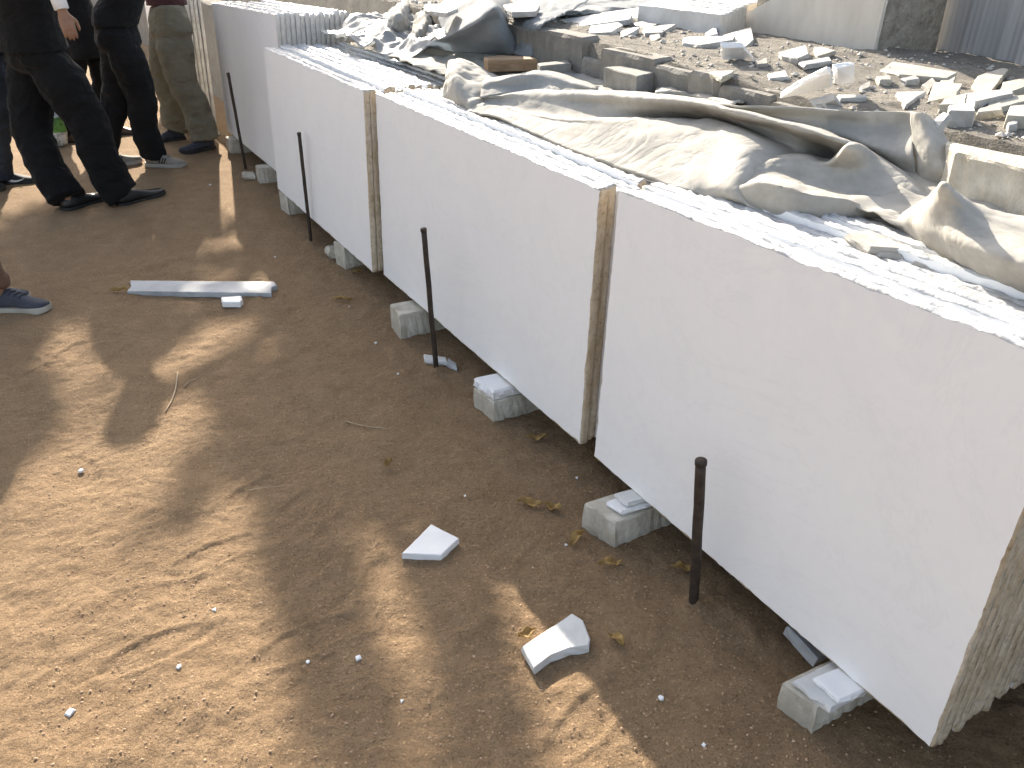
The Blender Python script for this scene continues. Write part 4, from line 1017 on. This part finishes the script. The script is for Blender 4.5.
# person behind, hidden by the suit
person('person in dark clothes and brown shoes, mostly hidden behind the black suit', (-3.42, 7.14), 0.2, (-.05, 0),
       [(-3.42, 7.28), (-3.72, 7.02)], [None, None], [.1, -.1], CHAR, CHAR, (BROWNSH, SOLEB, 'dress', None, None, .28), .98, .66, .95, .85,
       arms=[{'elbow': (-3.3, 7.4, 1.2), 'wrist': (-3.2, 7.3, 1.35)}, {'elbow': (-3.35, 6.88, 1.2), 'wrist': (-3.22, 7.05, 1.35)}])
mb = MB(); bc = Vector((-3.70, 6.86, 0))
bp = []
tube(mb, [bc + Vector((0, 0, z)) for z in (.10, .12, .22, .36, .42, .45)], [(.05, .02), (.10, .05), (.12, .06), (.10, .05), (.05, .02), (.02, .01)], 16, side=(1, 0, 0))
o = mb.build('plastic_bag', GBAG, None, True); o.location.z = gz(-3.7, 6.86); tag(o, 'green and white printed plastic bag glimpsed between the black trouser legs', 'bag')
gchunk('marble_strip', [(103, 91), (117, 91), (117, 94.5), (103, 94.5)], .03, CONC, 95, 'dark bar on the sunlit sand seen between the black and charcoal trousers', 'strip')
gchunk('marble_chip', [(116, 112), (121, 110), (126, 114), (124, 118), (118, 117)], .03, SCRAPB, 96, 'white lump on the sunlit sand seen between the black and charcoal trousers', 'chip')

# ------------------------------------------------------------------ tree out of view that throws the dappled shade
def tree(base, height, label, seed, clumps):
    rnd = random.Random(seed); root = empty('tree', base, label, 'tree')
    mb = MB(); b = Vector(base); k = 12
    pts = [b + Vector((.10*nz(i*.5, seed)*i/k*2, .1*nz(i*.5, seed+5), height*i/k)) for i in range(k+1)]
    tube(mb, pts, [.17*(1-.75*i/k)+.015 for i in range(k+1)], 10)
    for (p, r, cnt) in clumps:
        p = Vector(p); j = max(2, int(k*.55)); st = min(pts[j:], key=lambda q: (q-p).length + abs(q.z - p.z + .5)*.5)
        tube(mb, [st, st.lerp(p, .5) + Vector((0, 0, .1)), p], [.05, .03, .012], 6)
    mb.build('trunk', BARK, root, True)
    mb = MB()
    for (p, r, cnt) in clumps:
        for _ in range(cnt):
            v = Vector((rnd.gauss(0, 1), rnd.gauss(0, 1), rnd.gauss(0, .8))); v = v.normalized()*rnd.random()**.5*r
            c = Vector(p) + v; a = Vector((rnd.uniform(-1, 1), rnd.uniform(-1, 1), rnd.uniform(-.8, .3))).normalized(); e = a.cross(Vector((rnd.uniform(-1, 1), rnd.uniform(-1, 1), 1))).normalized()
            l, w = rnd.uniform(.08, .15), rnd.uniform(.025, .045)
            mb.add([c, c + a*l*.5 + e*w, c + a*l, c + a*l*.5 - e*w], [(0, 1, 2, 3)])
    mb.build('crown', GREEN, root, False)
SE, SA = R(24), R(16.5)
SUN = Vector((-math.sin(SA)*math.cos(SE), math.cos(SA)*math.cos(SE), math.sin(SE)))
def over(px, dist):
    """a point towards the sun from the ground point seen at pixel px"""
    return at(*px) + SUN*(dist/math.cos(SE))
D0 = 11.5
cl = []
for (x, y, r, c) in [(285, 395, .12, 180), (298, 430, .16, 320), (232, 405, .09, 80), (245, 445, .07, 45), (285, 462, .15, 300), (325, 475, .11, 160), (318, 520, .09, 130), (305, 560, .09, 140), (318, 605, .08, 120), (335, 665, .06, 80), (352, 720, .055, 65), (368, 780, .06, 65),
                     (452, 510, .07, 60), (458, 545, .06, 60), (465, 590, .055, 65), (472, 640, .05, 65), (478, 690, .055, 75), (484, 745, .055, 75), (490, 800, .06, 75), (385, 435, .12, 150), (400, 485, .08, 50), (350, 410, .12, 120), (372, 520, .07, 40),
                     (190, 510, .06, 20), (165, 530, .05, 12), (205, 480, .05, 20),
                     (150, 300, .20, 380), (100, 285, .25, 420), (50, 290, .25, 420), (10, 310, .25, 400), (90, 235, .25, 380), (30, 235, .28, 400), (-40, 280, .3, 400), (145, 258, .11, 160), (190, 190, .08, 60), (0, 400, .12, 220), (22, 425, .08, 120), (8, 410, .13, 260), (-10, 455, .13, 260)]:  # leaf clumps added to fill out the people's shadows at the left
    cl.append((tuple(over((x, y), D0 + random.uniform(-1.2, 1.2))), r, c))
b = over((285, 440), D0)
tree((b.x - .1, b.y + .9, 0), b.z - .1, 'slender tree beyond the slab row that throws dappled shade on the sand', 5, cl)

# ------------------------------------------------------------------ light, sky, camera
w = bpy.data.worlds.new('World'); S.world = w; w.use_nodes = True; nt = w.node_tree
sky = nt.nodes.new('ShaderNodeTexSky'); sky.sky_type = 'NISHITA'; sky.sun_disc = False
sky.sun_elevation = SE; sky.sun_rotation = -SA; sky.air_density = 1.0; sky.dust_density = 3.0; sky.ozone_density = .6
hs = nt.nodes.new('ShaderNodeHueSaturation'); hs.inputs['Saturation'].default_value = .64
nt.links.new(sky.outputs[0], hs.inputs['Color']); nt.links.new(hs.outputs[0], nt.nodes['Background'].inputs['Color'])
nt.nodes['Background'].inputs['Strength'].default_value = .092
ld = bpy.data.lights.new('sun', 'SUN'); ld.energy = 4.0; ld.angle = R(.5); ld.color = (1, .90, .76)
lo = bpy.data.objects.new('sun', ld); lo.rotation_euler = SUN.to_track_quat('Z', 'Y').to_euler(); lo.location = (0, 0, 8); COL.objects.link(lo)

cd = bpy.data.cameras.new('camera'); cam = bpy.data.objects.new('camera', cd); COL.objects.link(cam)
cd.sensor_fit = 'HORIZONTAL'; cd.sensor_width = 36; cd.lens = F/1024*36; cd.clip_start = .05; cd.clip_end = 2000
cam.location = CAM; cam.rotation_euler = (R(90) - TH, 0, 0); S.camera = cam
S.view_settings.view_transform = 'Standard'; S.view_settings.look = 'None'; S.view_settings.exposure = 1.88; S.view_settings.gamma = 1
S.render.resolution_x = 1024; S.render.resolution_y = 768
